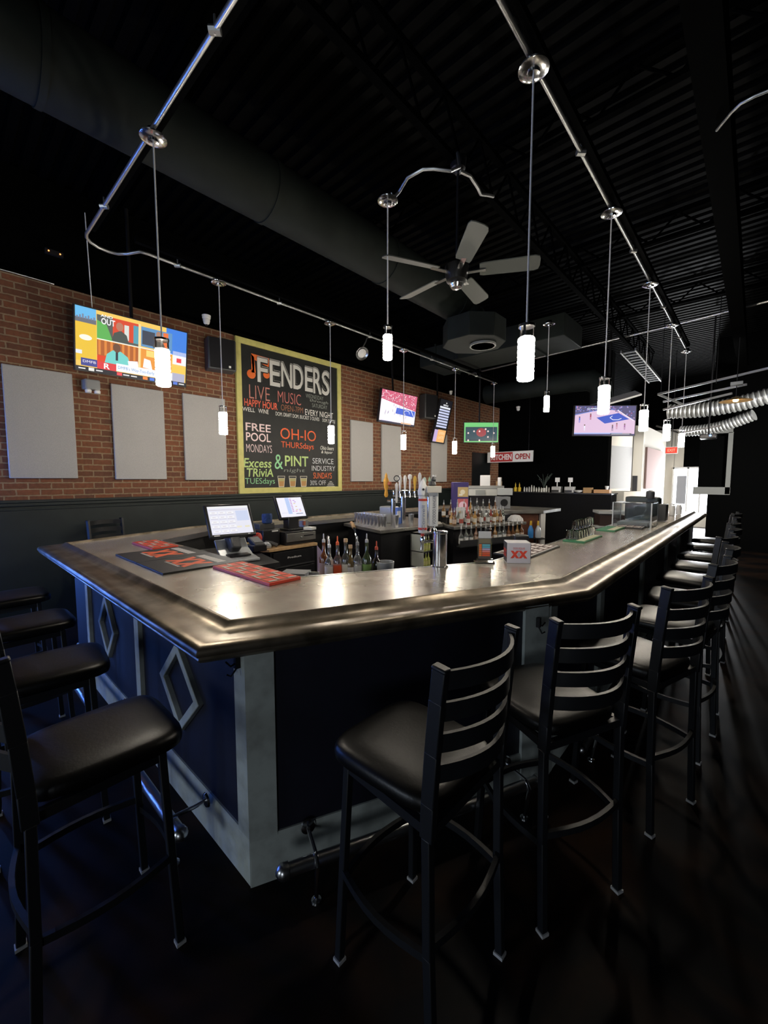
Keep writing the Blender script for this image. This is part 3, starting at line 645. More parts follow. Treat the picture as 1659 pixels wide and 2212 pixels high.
def tv_news(cv, w, h):
    Y_ = (.95, .60, .13); X = lambda a: a*w; Z = lambda a: a*h
    cv.rect(0, 0, w, h, Y_, 0)
    cv.rect(0, Z(.78), X(.165), Z(.22), (.15, .5, .85), 1); cv.rect(0, Z(.76), X(.165), Z(.07), (.15, .16, .2), 2); 
    for k in range(7): cv.rect(X(.01+k*.022), Z(.82), X(.013), Z(.03+.05*((k*37) % 5)/5), (.2, .24, .35), 3)
    cv.rect(0, Z(.15), X(.165), Z(.61), (.85, .55, .05), 1); cv.disc(X(.08), Z(.53), X(.05), (1, .95, .8), 2, Z(.045)); cv.rect(0, Z(.26), X(.05), Z(.06), (.8, .85, .95), 2)
    cv.rect(X(.79), Z(.55), X(.21), Z(.45), (.05, .22, .75), 1); cv.rect(X(.86), Z(.38), X(.14), Z(.24), (.9, .9, .95), 1)
    cv.rect(X(.90), Z(.42), X(.05), Z(.08), (.85, .06, .08), 2); cv.rect(X(.855), Z(.05), X(.135), Z(.17), (.45, .45, .6), 1); cv.rect(X(.83), Z(.23), X(.17), Z(.12), (.9, .6, .1), 1)
    # four video boxes
    cv.rect(X(.17), Z(.56), X(.36), Z(.38), (.10, .11, .10), 2); cv.rect(X(.30), Z(.60), X(.23), Z(.34), (.7, .07, .03), 3); cv.poly([(X(.17), Z(.56)), (X(.30), Z(.56)), (X(.25), Z(.80)), (X(.17), Z(.85))], (.12, .45, .10), 3)
    cv.rect(X(.40), Z(.62), X(.04), Z(.25), (.7, .75, .7), 4); cv.rect(X(.48), Z(.60), X(.05), Z(.3), (.1, .35, .45), 4)
    cv.text('OUT', X(.205), Z(.80), X(.32), Z(.90), (.95, .95, .95), 6, .02); cv.text('AND', X(.20), Z(.915), X(.30), Z(.955), (.95, .95, .95), 6, .02)
    cv.disc(X(.36), Z(.82), X(.032), (.5, .2, .13), 6, Z(.07)); cv.poly([(X(.29), Z(.57)), (X(.44), Z(.57)), (X(.42), Z(.70)), (X(.37), Z(.76)), (X(.31), Z(.70))], (.07, .09, .08), 5)
    cv.rect(X(.55), Z(.58), X(.30), Z(.34), (.12, .30, .55), 2); cv.rect(X(.56), Z(.62), X(.12), Z(.24), (.05, .06, .09), 3); cv.rect(X(.76), Z(.62), X(.05), Z(.28), (.85, .18, .05), 3)
    cv.disc(X(.715), Z(.84), X(.025), (.4, .22, .15), 5, Z(.06)); cv.poly([(X(.66), Z(.6)), (X(.79), Z(.6)), (X(.76), Z(.72)), (X(.71), Z(.78)), (X(.68), Z(.72))], (.10, .09, .08), 5)
    cv.rect(X(.17), Z(.17), X(.36), Z(.37), (.45, .12, .03), 2)
    for k in range(7): cv.rect(X(.18+k*.05), Z(.3), X(.02), Z(.24), (.75, .25, .05), 3)
    cv.rect(X(.17), Z(.17), X(.36), Z(.12), (.75, .06, .02), 3)
    cv.poly([(X(.23), Z(.17)), (X(.47), Z(.17)), (X(.43), Z(.34)), (X(.37), Z(.41)), (X(.30), Z(.41)), (X(.25), Z(.33))], (.18, .65, .6), 4); cv.disc(X(.335), Z(.46), X(.032), (.16, .07, .04), 6, Z(.075)); cv.rect(X(.325), Z(.25), X(.02), Z(.14), (.03, .03, .05), 5)
    cv.poly([(X(.44), Z(.18)), (X(.53), Z(.18)), (X(.52), Z(.30)), (X(.43), Z(.28))], (.95, .93, .95), 5)
    cv.rect(X(.55), Z(.20), X(.30), Z(.35), (.85, .32, .05), 2); cv.rect(X(.60), Z(.42), X(.12), Z(.11), (.95, .7, .2), 3); cv.poly([(X(.57), Z(.22)), (X(.66), Z(.2)), (X(.64), Z(.36)), (X(.58), Z(.38))], (.95, .95, .95), 4)
    cv.rect(X(.525), Z(.17), X(.02), Z(.78), (.95, .7, .35), 6); cv.rect(X(.17), Z(.545), X(.68), Z(.015), (.95, .95, .9), 6)
    # banners
    cv.rect(X(.17), Z(.065), X(.16), Z(.12), (.75, .05, .06), 6); cv.text('R', X(.225), Z(.08), X(.275), Z(.17), (1, 1, 1), 8, .02)
    cv.rect(X(.33), Z(.075), X(.53), Z(.13), (.93, .95, .98), 6); cv.text("DMFB's Way-Too-Early AFC North", X(.345), Z(.10), X(.85), Z(.17), (.12, .30, .62), 8)
    cv.rect(X(.04), Z(.08), X(.13), Z(.12), (.06, .07, .30), 6); cv.text('DMFB', X(.055), Z(.13), X(.16), Z(.17), (.9, .85, .9), 8)
    cv.rect(0, 0, w, Z(.065), (.02, .02, .03), 6)
    for x_, c_ in ((.10, (.85, .85, .8)), (.335, (.85, .08, .1)), (.57, (.9, .25, .05)), (.635, (.08, .2, .75)), (.87, (.1, .2, .7))): cv.rect(X(x_), Z(.006), X(.045), Z(.052), c_, 8)
    for x_ in (.02, .16, .39, .46, .69, .77, .93): cv.rect(X(x_), Z(.02), X(.055), Z(.02), (.8, .8, .8), 8)
screen('television', 'large television showing a four-box news show, left end of the brick wall', (-5.72, 1.155, 2.915), (0, 1, 0), (.12, 0, .67), 1.19, .675, tv_news, 1.05, mount=[(-5.75, 1.75, 3.4), (-5.75, 1.75, 4.9)])
tag(MB().tube([(-5.62, 1.32, 3.58), (-5.62, 1.30, 4.6)], .005, 6).build('cable', WHITE), 'thin pale cable hanging down to the left end of the news television', 'cable')
def tv_court(cv, w, h):
    rr = random.Random(3); X = lambda a: a*w; Z = lambda a: a*h
    cv.rect(0, 0, w, h, (.95, .88, .95), 0); cv.poly([(0, Z(.72)), (X(1), Z(.5)), (X(1), h), (0, h)], (.62, .12, .20), 1)
    for k in range(160):
        x_ = rr.random(); z_ = rr.uniform(.74-.2*x_, .97); cv.rect(X(x_*.97), Z(z_), .02, .016, rr.choice([(.9, .75, .8), (.8, .3, .4), (.95, .9, .95), (.35, .1, .2)]), 2)
    cv.poly([(X(.42), Z(.33)), (X(.98), Z(.30)), (X(.98), Z(.50)), (X(.44), Z(.52))], (.06, .13, .62), 3)
    cv.stroke([(X(.70), Z(.33)), (X(.66), Z(.37)), (X(.66), Z(.45)), (X(.72), Z(.48)), (X(.80), Z(.46)), (X(.82), Z(.38))], .012, (.9, .9, .95), 4)
    cv.stroke([(X(.85), Z(.52)), (X(.97), Z(.30))], .015, (.9, .9, .95), 4)
    for k in range(16): cv.rect(X(rr.uniform(.05, .9)), Z(rr.uniform(.2, .6)), .012, .05, (.25, .22, .35), 5)
    cv.rect(0, 0, w, Z(.05), (.03, .03, .06), 5); cv.rect(X(.6), Z(.03), X(.3), Z(.05), (.8, .5, .3), 6); cv.rect(X(.05), Z(.05), X(.3), Z(.02), (.6, .6, .8), 6)
screen('television', 'television showing a basketball crowd and court on the brick wall beside the menu board', (-5.70, 6.12, 2.845), (0, 1, 0), (.1, 0, .64), 1.15, .64, tv_court, 1.15, mount=[(-5.8, 6.7, 3.3), (-5.9, 6.7, 4.8)])
def tv_menu(cv, w, h):
    cv.rect(0, 0, w, h, (.01, .01, .015), 0)
    cv.poly([(w*.5, h*.95), (w*.6, h*.93), (w*.5, h*.91)], (.9, .9, .9), 2); cv.text('MENU', w*.3, h*.86, w*.7, h*.895, (.9, .9, .95), 2, .03)
    for k in range(8): cv.rect(w*.06, h*(.80-k*.063), w*.86, h*.042, (.62, .66, .90) if k else (.85, .87, .95), 2)
    for k in range(7): cv.disc(w*.1, h*(.82-k*.063), .014, (.95, .95, .95), 3)
    cv.rect(w*.02, h*.02, w*.30, h*.28, (.6, .45, .75), 1); cv.rect(w*.30, h*.02, w*.66, h*.29, (.95, .50, .18), 2)
    cv.text('OPEN', w*.42, h*.2, w*.85, h*.26, (1, .8, .5), 3); cv.text('LATE', w*.42, h*.1, w*.85, h*.16, (1, .8, .5), 3)
screen('television', 'tilted upright screen listing menu lines with an orange box at its foot', (-5.74, 8.02, 2.56), (0, 1, -.02), (.13, .17, 1.0), .50, 1.04, tv_menu, 1.0, mount=[(-5.85, 8.4, 3.2), (-5.95, 8.5, 4.6)])
def tv_green(cv, w, h):
    rr = random.Random(5); cv.rect(0, 0, w, h, (.18, .62, .20), 0); cv.rect(w*.04, h*.06, w*.93, h*.72, (.02, .05, .07), 1)
    cv.disc(w*.5, h*.5, w*.15, (.5, .03, .03), 2, h*.22)
    for k in range(22): cv.rect(w*(.08+k*.04), h*.16, w*.012, h*.55, (.03, .10, .14), 3)
    for x_, z_ in ((.12, .47), (.29, .56), (.45, .56), (.63, .67), (.70, .56), (.70, .27), (.87, .47), (.45, .1), (.12, .1)): cv.disc(w*x_, h*z_, .02, (.95, .75, .7), 5)
screen('television', 'green-bordered screen with a red circle, hung before the far doorway', (-5.07, 8.36, 2.535), (.74, .672, 0), (0, 0, 1), .79, .45, tv_green, 1.0, mount=[(-4.9, 8.75, 2.85), (-4.9, 8.75, 4.8)])
def tv_game(cv, w, h):
    rr = random.Random(9); X = lambda a: a*w; Z = lambda a: a*h
    cv.rect(0, 0, w, h, (.72, .52, .70), 0); cv.poly([(0, Z(.68)), (X(.45), Z(.88)), (X(.70), Z(.85)), (X(1), Z(.5)), (X(1), h), (0, h)], (.10, .09, .20), 1)
    for k in range(120):
        x_ = rr.random(); z_ = rr.uniform(.8, .97) if x_ < .6 else rr.uniform(1.42-.9*x_, .97)
        if z_ < .97: cv.rect(X(x_*.97), Z(z_), .022, .018, rr.choice([(.15, .2, .55), (.45, .12, .3), (.08, .08, .15), (.6, .35, .5), (.25, .25, .6)]), 2)
    cv.poly([(X(.36), Z(.60)), (X(.72), Z(.76)), (X(.90), Z(.55)), (X(.50), Z(.40))], (.05, .10, .52), 3)
    cv.stroke([(X(.62), Z(.66)), (X(.58), Z(.60)), (X(.63), Z(.53)), (X(.72), Z(.53)), (X(.77), Z(.58))], .012, (.85, .85, .95), 4)
    cv.stroke([(X(.70), Z(.86)), (X(.97), Z(.50))], .012, (.9, .85, .95), 4); cv.stroke([(0, Z(.70)), (X(.45), Z(.88))], .01, (.2, .3, .8), 4)
    for x_, z_, c_ in ((.08, .52, (.10, .15, .6)), (.26, .62, (.35, .05, .1)), (.17, .25, (.8, .8, .9)), (.63, .24, (.15, .1, .2)), (.83, .28, (.3, .1, .3)), (.7, .3, (.5, .2, .3))):
        cv.disc(X(x_), Z(z_+.10), .014, (.2, .12, .1), 6); cv.rect(X(x_)-.012, Z(z_), .026, Z(.08), c_, 6); cv.rect(X(x_)-.011, Z(z_-.09), .008, Z(.09), c_, 6); cv.rect(X(x_)+.006, Z(z_-.09), .008, Z(.09), c_, 6)
    cv.rect(0, 0, w, Z(.05), (.05, .05, .15), 6); cv.rect(0, Z(.055), X(.8), Z(.03), (.35, .5, .95), 6); cv.rect(X(.6), Z(.02), X(.35), Z(.05), (.08, .08, .1), 7); cv.rect(X(.62), Z(.035), X(.3), Z(.015), (.8, .8, .85), 8)
    cv.text('GAME', X(.2), Z(.88), X(.36), Z(.93), (.7, .8, 1), 8, .02)
screen('television', 'television with a basketball court hung at the far right, behind the second pendant', (-2.72, 8.60, 2.545), (.74, .672, .0), (.02, 0, 1), 1.20, .575, tv_game, 1.1, mount=[(-2.25, 9.1, 2.85), (-2.25, 9.1, 4.8)])

# wall speakers
def speaker(y0, y1, z0_, z1_, lab, rz):
    c = V((-5.83, (y0+y1)/2, (z0_+z1_)/2)); e = empty('wall_speaker', c, lab, 'speaker', 'black wall speakers')
    e.rotation_euler = (0, 0, 0); M = Matrix.Rotation(rz, 3, 'Z')
    MB().box(c, (.22, y1-y0, z1_-z0_), M=M).build('cabinet', DGREY, e, bevel=.02)
    MB().box(c + M @ V((.113, 0, 0)), (.008, (y1-y0)*.88, (z1_-z0_)*.92), M=M).build('grille', PLASTIC, e, bevel=.002)
    MB().box(c + M @ V((.118, (y1-y0)*.25, -(z1_-z0_)*.38)), (.004, .03, .03), M=M).build('badge', WHITE, e)
    MB().bar(c, c+V((-.17, 0, 0)), .05, .08).build('wall_bracket', DPIPE, e)
speaker(2.71, 3.1, 3.235, 3.68, 'black speaker on the brick wall left of the menu board', R(-12))
speaker(7.8, 8.2, 3.1, 3.66, 'black speaker on the brick wall right of the basketball television', R(-12))
# emergency light
e = empty('emergency_light', (-5.95, 1.345, 2.8), 'grey emergency light box below the left end of the news television', 'emergency light')
MB().prism([(-6.0, 1.25), (-5.88, 1.27), (-5.88, 1.42), (-6.0, 1.44)], 2.74, 2.86).build('housing', GREY, e, bevel=.015)
for y in (1.30, 1.39): MB().lathe([(.01, 0), (.03, .0), (.034, .03), (.02, .045)], (-5.9, y, 2.70), 14).build('lamp_head', WHITE, e)
# cameras
def cam_thing(p, lab, s=1.):
    e = empty('security_camera', p, lab, 'camera'); p = V(p)
    MB().lathe([(.02*s, .0), (.05*s, .01*s), (.055*s, .05*s), (.02*s, .06*s)], p, 16).build('mount', WHITE, e)
    MB().lathe([(.01*s, -.07*s), (.035*s, -.05*s), (.045*s, -.01*s), (.04*s, .01*s)], p, 16).build('dome', WHITE, e)
    MB().lathe([(.004*s, -.082*s), (.015*s, -.075*s), (.018*s, -.06*s)], p, 12).build('lens', PLASTIC, e)
cam_thing((-5.9, 2.75, 3.94), 'small white camera above the black speaker left of the menu board', 1.1)
cam_thing((-4.74, 10.5, 3.54), 'small white camera on the dark wall above the kitchen sign')
cam_thing((-5.8, 8.9, 3.85), 'tiny white camera above the tilted menu screen', .8)
e = empty('flood_lamp', (-5.7, 5.65, 4.08), 'unlit silver flood lamp clamped above the right edge of the menu board', 'lamp')
Mq = V((.75, -.2, -.6)).to_track_quat('Z', 'Y').to_matrix()
MB().lathe([(.03, -.14), (.06, -.1), (.125, .0), (.13, .03), (.12, .035), (.10, .01), (.05, -.03)], (-5.7, 5.65, 4.08), 24, M=Mq).build('reflector', STEEL, e)
MB().lathe([(.01, -.04), (.06, -.02), (.085, .015), (.05, .035)], (-5.7, 5.65, 4.08), 20, M=Mq).build('bulb', WHITE, e)
MB().tube([(-5.75, 5.68, 4.15), (-5.7, 5.75, 4.3), (-5.7, 5.8, 4.4)], .012, 8).build('bracket', DULL, e)

e = empty('indicator_light', (-5.85, 1.052, 4.169), 'tiny orange indicator lights high above the news television at left', 'light')
MB().box((-5.88, 1.052, 4.169), (.04, .16, .05)).build('housing', PLASTIC, e)
for k_ in (-.05, .05): MB().lathe([(.004, 0), (.008, .004), (.003, .01)], (-5.857, 1.052+k_, 4.169), 8, M=Matrix.Rotation(R(90), 3, 'Y')).build('indicator', mat('orange_led', (1, .3, .1), .4, emit=3, ecol=(1, .3, .08)), e)
# kitchen sign
e = empty('hanging_sign', (-5.2, 11, 2.16), 'red and white sign reading KITCHEN OPEN hanging before the dark back wall', 'sign')
MB().box((-5.2, 11.03, 2.31), (1.36, .03, .30)).build('sign_board', WHITE, e)
cv = Canvas((-5.88, 11.01, 2.16), (1, 0, 0), (0, 0, 1))
cv.rect(.10, .02, .68, .26, (.45, .03, .03), 1); cv.text('KITCHEN', .13, .07, .75, .23, (.85, .8, .8), 3, .03); cv.text('OPEN', .85, .07, 1.28, .23, (.35, .03, .03), 3, .03)
cv.build('sign_face', None, e)
MB().tube([(-5.75, 11.03, 2.46), (-5.75, 11.03, 4.9)], .004, 6).tube([(-4.65, 11.03, 2.46), (-4.65, 11.03, 4.9)], .004, 6).build('hanging_wire', DPIPE, e)
# exit sign
e = empty('exit_sign', (-1.45, 12.5, 2.28), 'small lit red exit sign at the bright far end', 'exit sign')
MB().box((-1.62, 12.66, 2.41), (.26, .05, .17)).build('housing', WHITE, e)
cv = Canvas((-1.74, 12.63, 2.335), (1, 0, 0), (0, 0, 1), 1.2); cv.rect(0, 0, .24, .15, (.80, .05, .02), 1); cv.text('EXIT', .04, .04, .20, .11, (1, .45, .3), 3, .01); cv.build('sign_face', None, e)
MB().tube([(-1.62, 12.66, 2.49), (-1.62, 12.66, 4.9)], .008, 8).build('hanging_stem', DPIPE, e)
# framed dark screen far right
e = empty('framed_opening', (-.7, 12.6, 1.3), 'dark panel in a thick pale grey frame on the far wall at right', 'frame')
MB().box((-.74, 12.66, 2.05), (.62, .03, 1.3)).build('dark_panel', CEIL, e)
b = MB(); b.box((-.48, 12.62, 2.05), (.09, .06, 1.45)); b.box((-.78, 12.62, 1.40), (.70, .06, .18)); b.box((-.72, 12.62, 2.86), (.55, .06, .2)); b.build('frame', mat('frame_grey', (.16, .165, .155), .8), e)
box_struct('wall_far_right', (2.6, 12.85, 2.5), (6.9, .3, 5.0), CEIL)
# projector
e = empty('projector', (-.72, 10.4, 2.52), 'small black ceiling projector with a blue light at the far right', 'projector')
MB().box((-.74, 10.4, 2.52), (.26, .28, .09)).build('housing', PLASTIC, e, bevel=.015)
MB().tube([(-.74, 10.4, 2.57), (-.74, 10.4, 4.9)], .015, 8).build('pole', DPIPE, e)
MB().tube([(-.70, 10.25, 2.53), (-.70, 10.27, 2.53)], .018, 12).build('indicator', mat('blue_led', (.1, .2, 1), .4, emit=6, ecol=(.1, .25, 1)), e)
# warm hanging plate lamp
e = empty('pendant_lamp', (-.3, 9.2, 3.03), 'wide shallow warm-lit hanging lamp at the far right edge', 'pendant lamp')
MB().lathe([(.02, .07), (.05, .05), (.22, .0), (.225, -.008), (.20, -.005), (.04, .03)], (-.32, 9.2, 3.0), 28).build('lamp_shade', mat('tan_shade', (.5, .33, .15), .5), e)
MB().lathe([(.01, -.02), (.035, -.01), (.04, .02), (.015, .04)], (-.32, 9.2, 3.0), 14).build('bulb', mat('warm_bulb', (1, .7, .35), .3, emit=14, ecol=(1, .6, .25)), e)
MB().tube([(-.32, 9.2, 3.07), (-.32, 9.2, 4.9)], .006, 6).build('cord', DPIPE, e)
MB().box((-.32, 9.2, 3.28), (.16, .16, .05)).build('bracket', DULL, e)

# ------------------------------------------------------------------ behind the bar : counters
cc = empty('back_counter', (-3.65, 4.0, 0), 'black cabinet with steel top carrying stacked metal cups and the tap tower', 'counter')
PC = [(-4.70, 4.25), (-3.65, 3.96), (-3.5, 5.2), (-3.72, 5.45), (-4.70, 5.8)]
MB().prism(PC, .955, 1.0).build('counter_top', COUNTER, cc, bevel=.004)
MB().prism([(-4.66, 4.31), (-3.70, 4.02), (-3.55, 5.17), (-3.74, 5.4), (-4.66, 5.74)], .0, .955).build('cabinet_body', PLASTIC, cc)
c2 = empty('back_counter', (-3.2, 5.1, 0), 'black underbar cooler with steel top crowded with liquor bottles', 'counter')
MB().prism([(-3.22, 5.07), (-2.74, 6.49), (-3.3, 6.68), (-3.85, 6.1), (-3.70, 5.47), (-3.48, 5.22)], .94, .985).build('counter_top', COUNTER, c2, bevel=.004)
MB().prism([(-3.27, 5.13), (-2.80, 6.47), (-3.3, 6.63), (-3.80, 6.08), (-3.66, 5.5), (-3.45, 5.26)], 0, .94).build('cabinet_body', PLASTIC, c2)
MB().prism([(-3.50, 5.30), (-3.02, 6.56), (-3.3, 6.66), (-3.83, 6.09), (-3.69, 5.48)], .985, 1.09).build('bottle_step', PLASTIC, c2)
c3 = empty('return_counter', (-3.3, 8, 0), 'return end of the bar with steel top, reddish wood side and white post', 'counter')
MB().prism([(-3.69, 7.34), (-3.02, 7.95), (-3.0, 8.85), (-4.7, 8.85), (-4.7, 7.55)], 1.01, 1.07).build('counter_top', COUNTER, c3, bevel=.005)
MB().prism([(-3.72, 7.42), (-3.12, 7.96), (-3.15, 8.0), (-3.75, 7.46)], .1, 1.01).build('side_panel', REDWOOD, c3)
MB().box((-3.06, 8.0, .5), (.09, .09, 1.02), rz=R(42)).build('post', WHITE, c3)
rl = empty('ledge_cabinet', (-4.1, 11.6, 0), 'long black ledge before the dark back wall holding small bottles and boxes', 'counter')
MB().box((-4.1, 11.65, .65), (2.9, .55, 1.30)).build('cabinet_body', mat('ledge_black', (.003, .003, .004), .7, spec=.15), rl)
MB().box((-4.1, 11.62, 1.305), (2.95, .62, .03)).build('ledge_top', PLASTIC, rl)
# cabinet with three drawers under the register
dc = empty('drawer_cabinet', (-4.26, 2.8, 0), 'black drawer cabinet with a maple worktop below the second register', 'cabinet')
MB().prism([(-4.60, 2.50), (-4.55, 2.46), (-4.03, 2.42), (-3.965, 2.47), (-3.965, 3.15), (-4.62, 3.15)], .865, .9).build('worktop', WOOD, dc, bevel=.004)
MB().box((-4.31, 2.82, .43), (.6, .62, .87)).build('body', PLASTIC, dc)
for i, z in enumerate((.755, .555, .35)):
    dw = MB().box((-4.002, 2.83, z), (.018, .58, .17)).build('drawer', PLASTIC, dc, bevel=.004)
    MB().box((-3.988, 2.83, z-.085), (.022, .56, .012)).build('pull_rail', DGREY, dw)
    cv = Canvas((-3.992, 2.73, z), (0, 1, 0), (0, 0, 1)); cv.text('Predium', 0, 0, .19, .022, (.75, .75, .75), 1, .01); cv.build('nameplate', None, dw)
sb = tag(MB().prism([(0, 0), (.38, 0.24), (.40, .30), (0, .82)], 0, .012).build('cutting_board', mat('lilac_plastic', (.42, .34, .52), .45)), 'lilac plastic cutting board leaning against the drawer cabinet', 'cutting board')
sb.rotation_euler = (R(90), 0, R(90)); sb.location = (-3.955, 3.13, .05)
sb.rotation_euler = (R(90), 0, R(68))

# POS terminals
def pos(base, fdir, sz, lab, draw, zs, tilt=24, w=.36, h=.29, name='touchscreen_register'):
    base = V(base); fdir = V(fdir).normalized(); Rv = V((-fdir.y, fdir.x, 0)); t_ = R(tilt)
    U = V((0, 0, math.cos(t_))) - fdir*math.sin(t_); N = Rv.cross(U)
    e = empty(name, base, lab, 'register')
    O = base + V((0, 0, zs)) - Rv*w/2 + fdir*.06
    M = Matrix((Rv, U, N)).transposed()
    MB().box(O+Rv*w/2+U*h/2-N*.02, (w+.05, h+.05, .036), M=M).build('housing', PLASTIC, e, bevel=.006)
    cv = Canvas(O, Rv, U, 1.0); draw(cv, w, h); cv.build('screen', None, e)
    return e, Rv, U, N, M, O
def scr1(cv, w, h):
    cv.rect(0, 0, w, h, (.80, .80, .90), 1); cv.rect(0, h*.93, w, h*.07, (.88, .88, .9), 2); cv.rect(w*.02, h*.86, w*.95, h*.012, (.5, .45, .5), 2)
    cv.rect(w*.66, h*.45, w*.31, h*.37, (.62, .68, .88), 2)
    for r_ in range(5):
        for c_ in range(3):
            cv.rect(w*(.04+c_*.20), h*(.72-r_*.165), w*.17, h*.085, (.90, .90, .94), 3); cv.rect(w*(.04+c_*.20), h*(.70-r_*.165), w*.17, h*.012, (.45, .42, .55), 3); cv.rect(w*(.08+c_*.20), h*(.76-r_*.165), w*.08, h*.012, (.5, .4, .5), 4)
    cv.rect(w*.62, h*.20, w*.12, h*.06, (.85, .8, .65), 3); cv.rect(w*.82, h*.20, w*.12, h*.06, (.8, .75, .55), 3)
e, Rv, U, N, M, O = pos((-3.70, 1.90, .91), (.985, -.17, 0), 0, 'touchscreen register nearest the camera, standing inside the left end of the bar', scr1, .255, tilt=33, w=.385, h=.30)
MB().box((-3.74, 1.92, 1.05), (.10, .2, .26), M=M).build('neck', DGREY, e, bevel=.02)
fd2 = V((.985, -.17, 0)).normalized()
b = MB(); pts = [V((-3.80, 1.93, 1.09)), V((-3.72, 1.92, 1.0)), V((-3.61, 1.90, .955)), V((-3.48, 1.88, .94)), V((-3.42, 1.87, .935))]
for p0, p1 in zip(pts, pts[1:]): b.bar(p0, p1, .30, .025)
b.build('base', mat('silver_plastic', (.42, .45, .48), .35, .3), e, bevel=.006)
MB().box((-3.57, 1.895, .97), (.12, .2, .012), rz=math.atan2(fd2.y, fd2.x)).build('base_recess', PLASTIC, e)
MB().box(O + Rv*.04 - U*.012 - N*.0, (.05, .01, .004), M=M).build('badge', WHITE, e)
MB().box(O + Rv*.34 - U*.012, (.02, .012, .004), M=M).build('power_button', WHITE, e)
def scr2(cv, w, h):
    cv.rect(0, 0, w, h, (.88, .87, .98), 1); cv.rect(w*.32, h*.15, w*.16, h*.84, (.50, .62, .92), 2)
    rr = random.Random(2)
    for r_ in range(9):
        cv.rect(w*.50, h*(.90-r_*.08), w*.07, h*.03, (.45, .12, .55), 3)
        if rr.random() < .75: cv.rect(w*rr.choice((.62, .66)), h*(.90-r_*.08), w*.08, h*.03, rr.choice([(.85, .35, .1), (.75, .1, .45), (.5, .2, .7), (.7, .5, .2)]), 3)
        if rr.random() < .5: cv.rect(w*.78, h*(.90-r_*.08), w*.08, h*.03, rr.choice([(.85, .35, .1), (.2, .4, .75), (.5, .2, .7)]), 3)
    cv.rect(w*.62, h*.13, w*.28, h*.03, (.15, .15, .3), 3); cv.rect(w*.05, h*.2, w*.25, h*.006, (.3, .3, .4), 3)
e, Rv, U, N, M, O = pos((-4.24, 2.97, 1.06), (.99, -.1, 0), 0, 'second touchscreen register standing on the cash drawer with a white receipt beside it', scr2, .16, tilt=30, w=.34, h=.265)
MB().box((-4.23, 2.95, 1.14), (.12, .15, .16)).build('neck', PLASTIC, e, bevel=.01)
MB().box((-4.2, 2.94, 1.07), (.2, .22, .02)).build('base', PLASTIC, e, bevel=.005)
e = empty('cash_drawer', (-4.24, 2.96, .9), 'black cash drawer with grey metal front on the maple worktop', 'cash drawer')
MB().box((-4.24, 2.95, .98), (.42, .44, .155)).build('body', PLASTIC, e, bevel=.004)
MB().box((-4.022, 2.95, .99), (.02, .42, .10)).build('front_plate', COUNTER, e, bevel=.003)
MB().box((-4.008, 3.05, 1.0), (.006, .14, .012)).build('slot', PLASTIC, e); MB().lathe([(.006, 0), (.012, .0), (.012, .01), (.005, .012)], (-4.012, 2.94, .985), 10, M=Matrix.Rotation(R(90), 3, 'Y')).build('lock', STEEL, e)
e = empty('receipt_printer', (-4.28, 2.62, .9), 'black receipt printer with a small white label, left of the cash drawer', 'printer')
MB().box((-4.26, 2.60, 1.0), (.30, .22, .20)).build('body', PLASTIC, e, bevel=.012)
MB().box((-4.30, 2.60, 1.13), (.2, .2, .07)).build('lid', DGREY, e, bevel=.01); MB().box((-4.105, 2.64, 1.08), (.006, .08, .014)).build('label_strip', WHITE, e)
tag(MB().lathe([(.05, 0), (.058, .01), (.06, .09), (.055, .11), (.045, .11), (.04, .03)], (-4.22, 2.61, 1.165), 12).build('cloth_bundle', mat('blue_cloth', (.02, .05, .16), .9, bump=(30, .8, .02))), 'crumpled blue cloth on top of the receipt printer', 'cloth')
tag(MB().box((-4.05, 3.1, 1.075), (.12, .10, .03), rz=.3).build('receipt_pad', WHITE), 'small white receipt pad beside the second register', 'paper')
tag(MB().box((-4.36, 3.24, 1.10), (.08, .09, .08), rz=.3, m=GREY).box((-4.315, 3.21, 1.11), (.02, .04, .05), rz=.3, m=flat((.5, .12, .05))).build('snack_box', WHITE), 'small white and orange box behind the second register', 'box')
e = empty('card_reader', (-3.7, 2.1, .95), 'grey card terminal with keys between the two registers', 'card reader')
M1 = Matrix.Rotation(R(25), 3, 'Y') @ Matrix.Rotation(0, 3, 'Z')
MB().box((-3.84, 2.24, 1.02), (.17, .12, .05), M=M1).build('body', DGREY, e, bevel=.01); MB().box((-3.84, 2.24, 1.048), (.10, .09, .006), M=M1).build('keypad', GREY, e)
MB().box((-3.86, 2.24, .965), (.2, .16, .07)).build('stand', PLASTIC, e, bevel=.01)
tag(MB().lathe([(.01, 0), (.045, .01), (.05, .05), (.035, .09), (.01, .1)], (-3.98, 2.34, 1.0), 14).build('tape_roll', mat('red_plastic', (.55, .04, .02), .4)), 'bright red round container behind the grey card terminal', 'container')
e = empty('barcode_scanner', (-4.08, 2.50, .9), 'grey and silver handheld device on the left end of the maple worktop', 'scanner')
MB().lathe([(.03, 0), (.055, .006), (.06, .03), (.045, .055), (.02, .07)], (-4.07, 2.50, .9), 16).build('body', mat('silver_plastic', (.42, .45, .48), .35, .3), e)
MB().tube([(-4.09, 2.50, .96), (-4.05, 2.55, .955), (-4.0, 2.6, .925)], .022, 10).build('grip', DGREY, e)
sh = tag(MB().prism([(-4.4, 1.56), (-3.2, 1.56), (-3.2, 2.1), (-4.0, 2.3), (-4.4, 2.2)], .88, .92).build('low_shelf', PLASTIC), 'low black shelf inside the bar carrying the nearest register', 'shelf')
for x, y in ((-3.25, 1.6), (-3.25, 2.05), (-4.35, 1.6)): MB().box((x, y, .44), (.04, .04, .88)).build('leg', PLASTIC, None).parent = sh
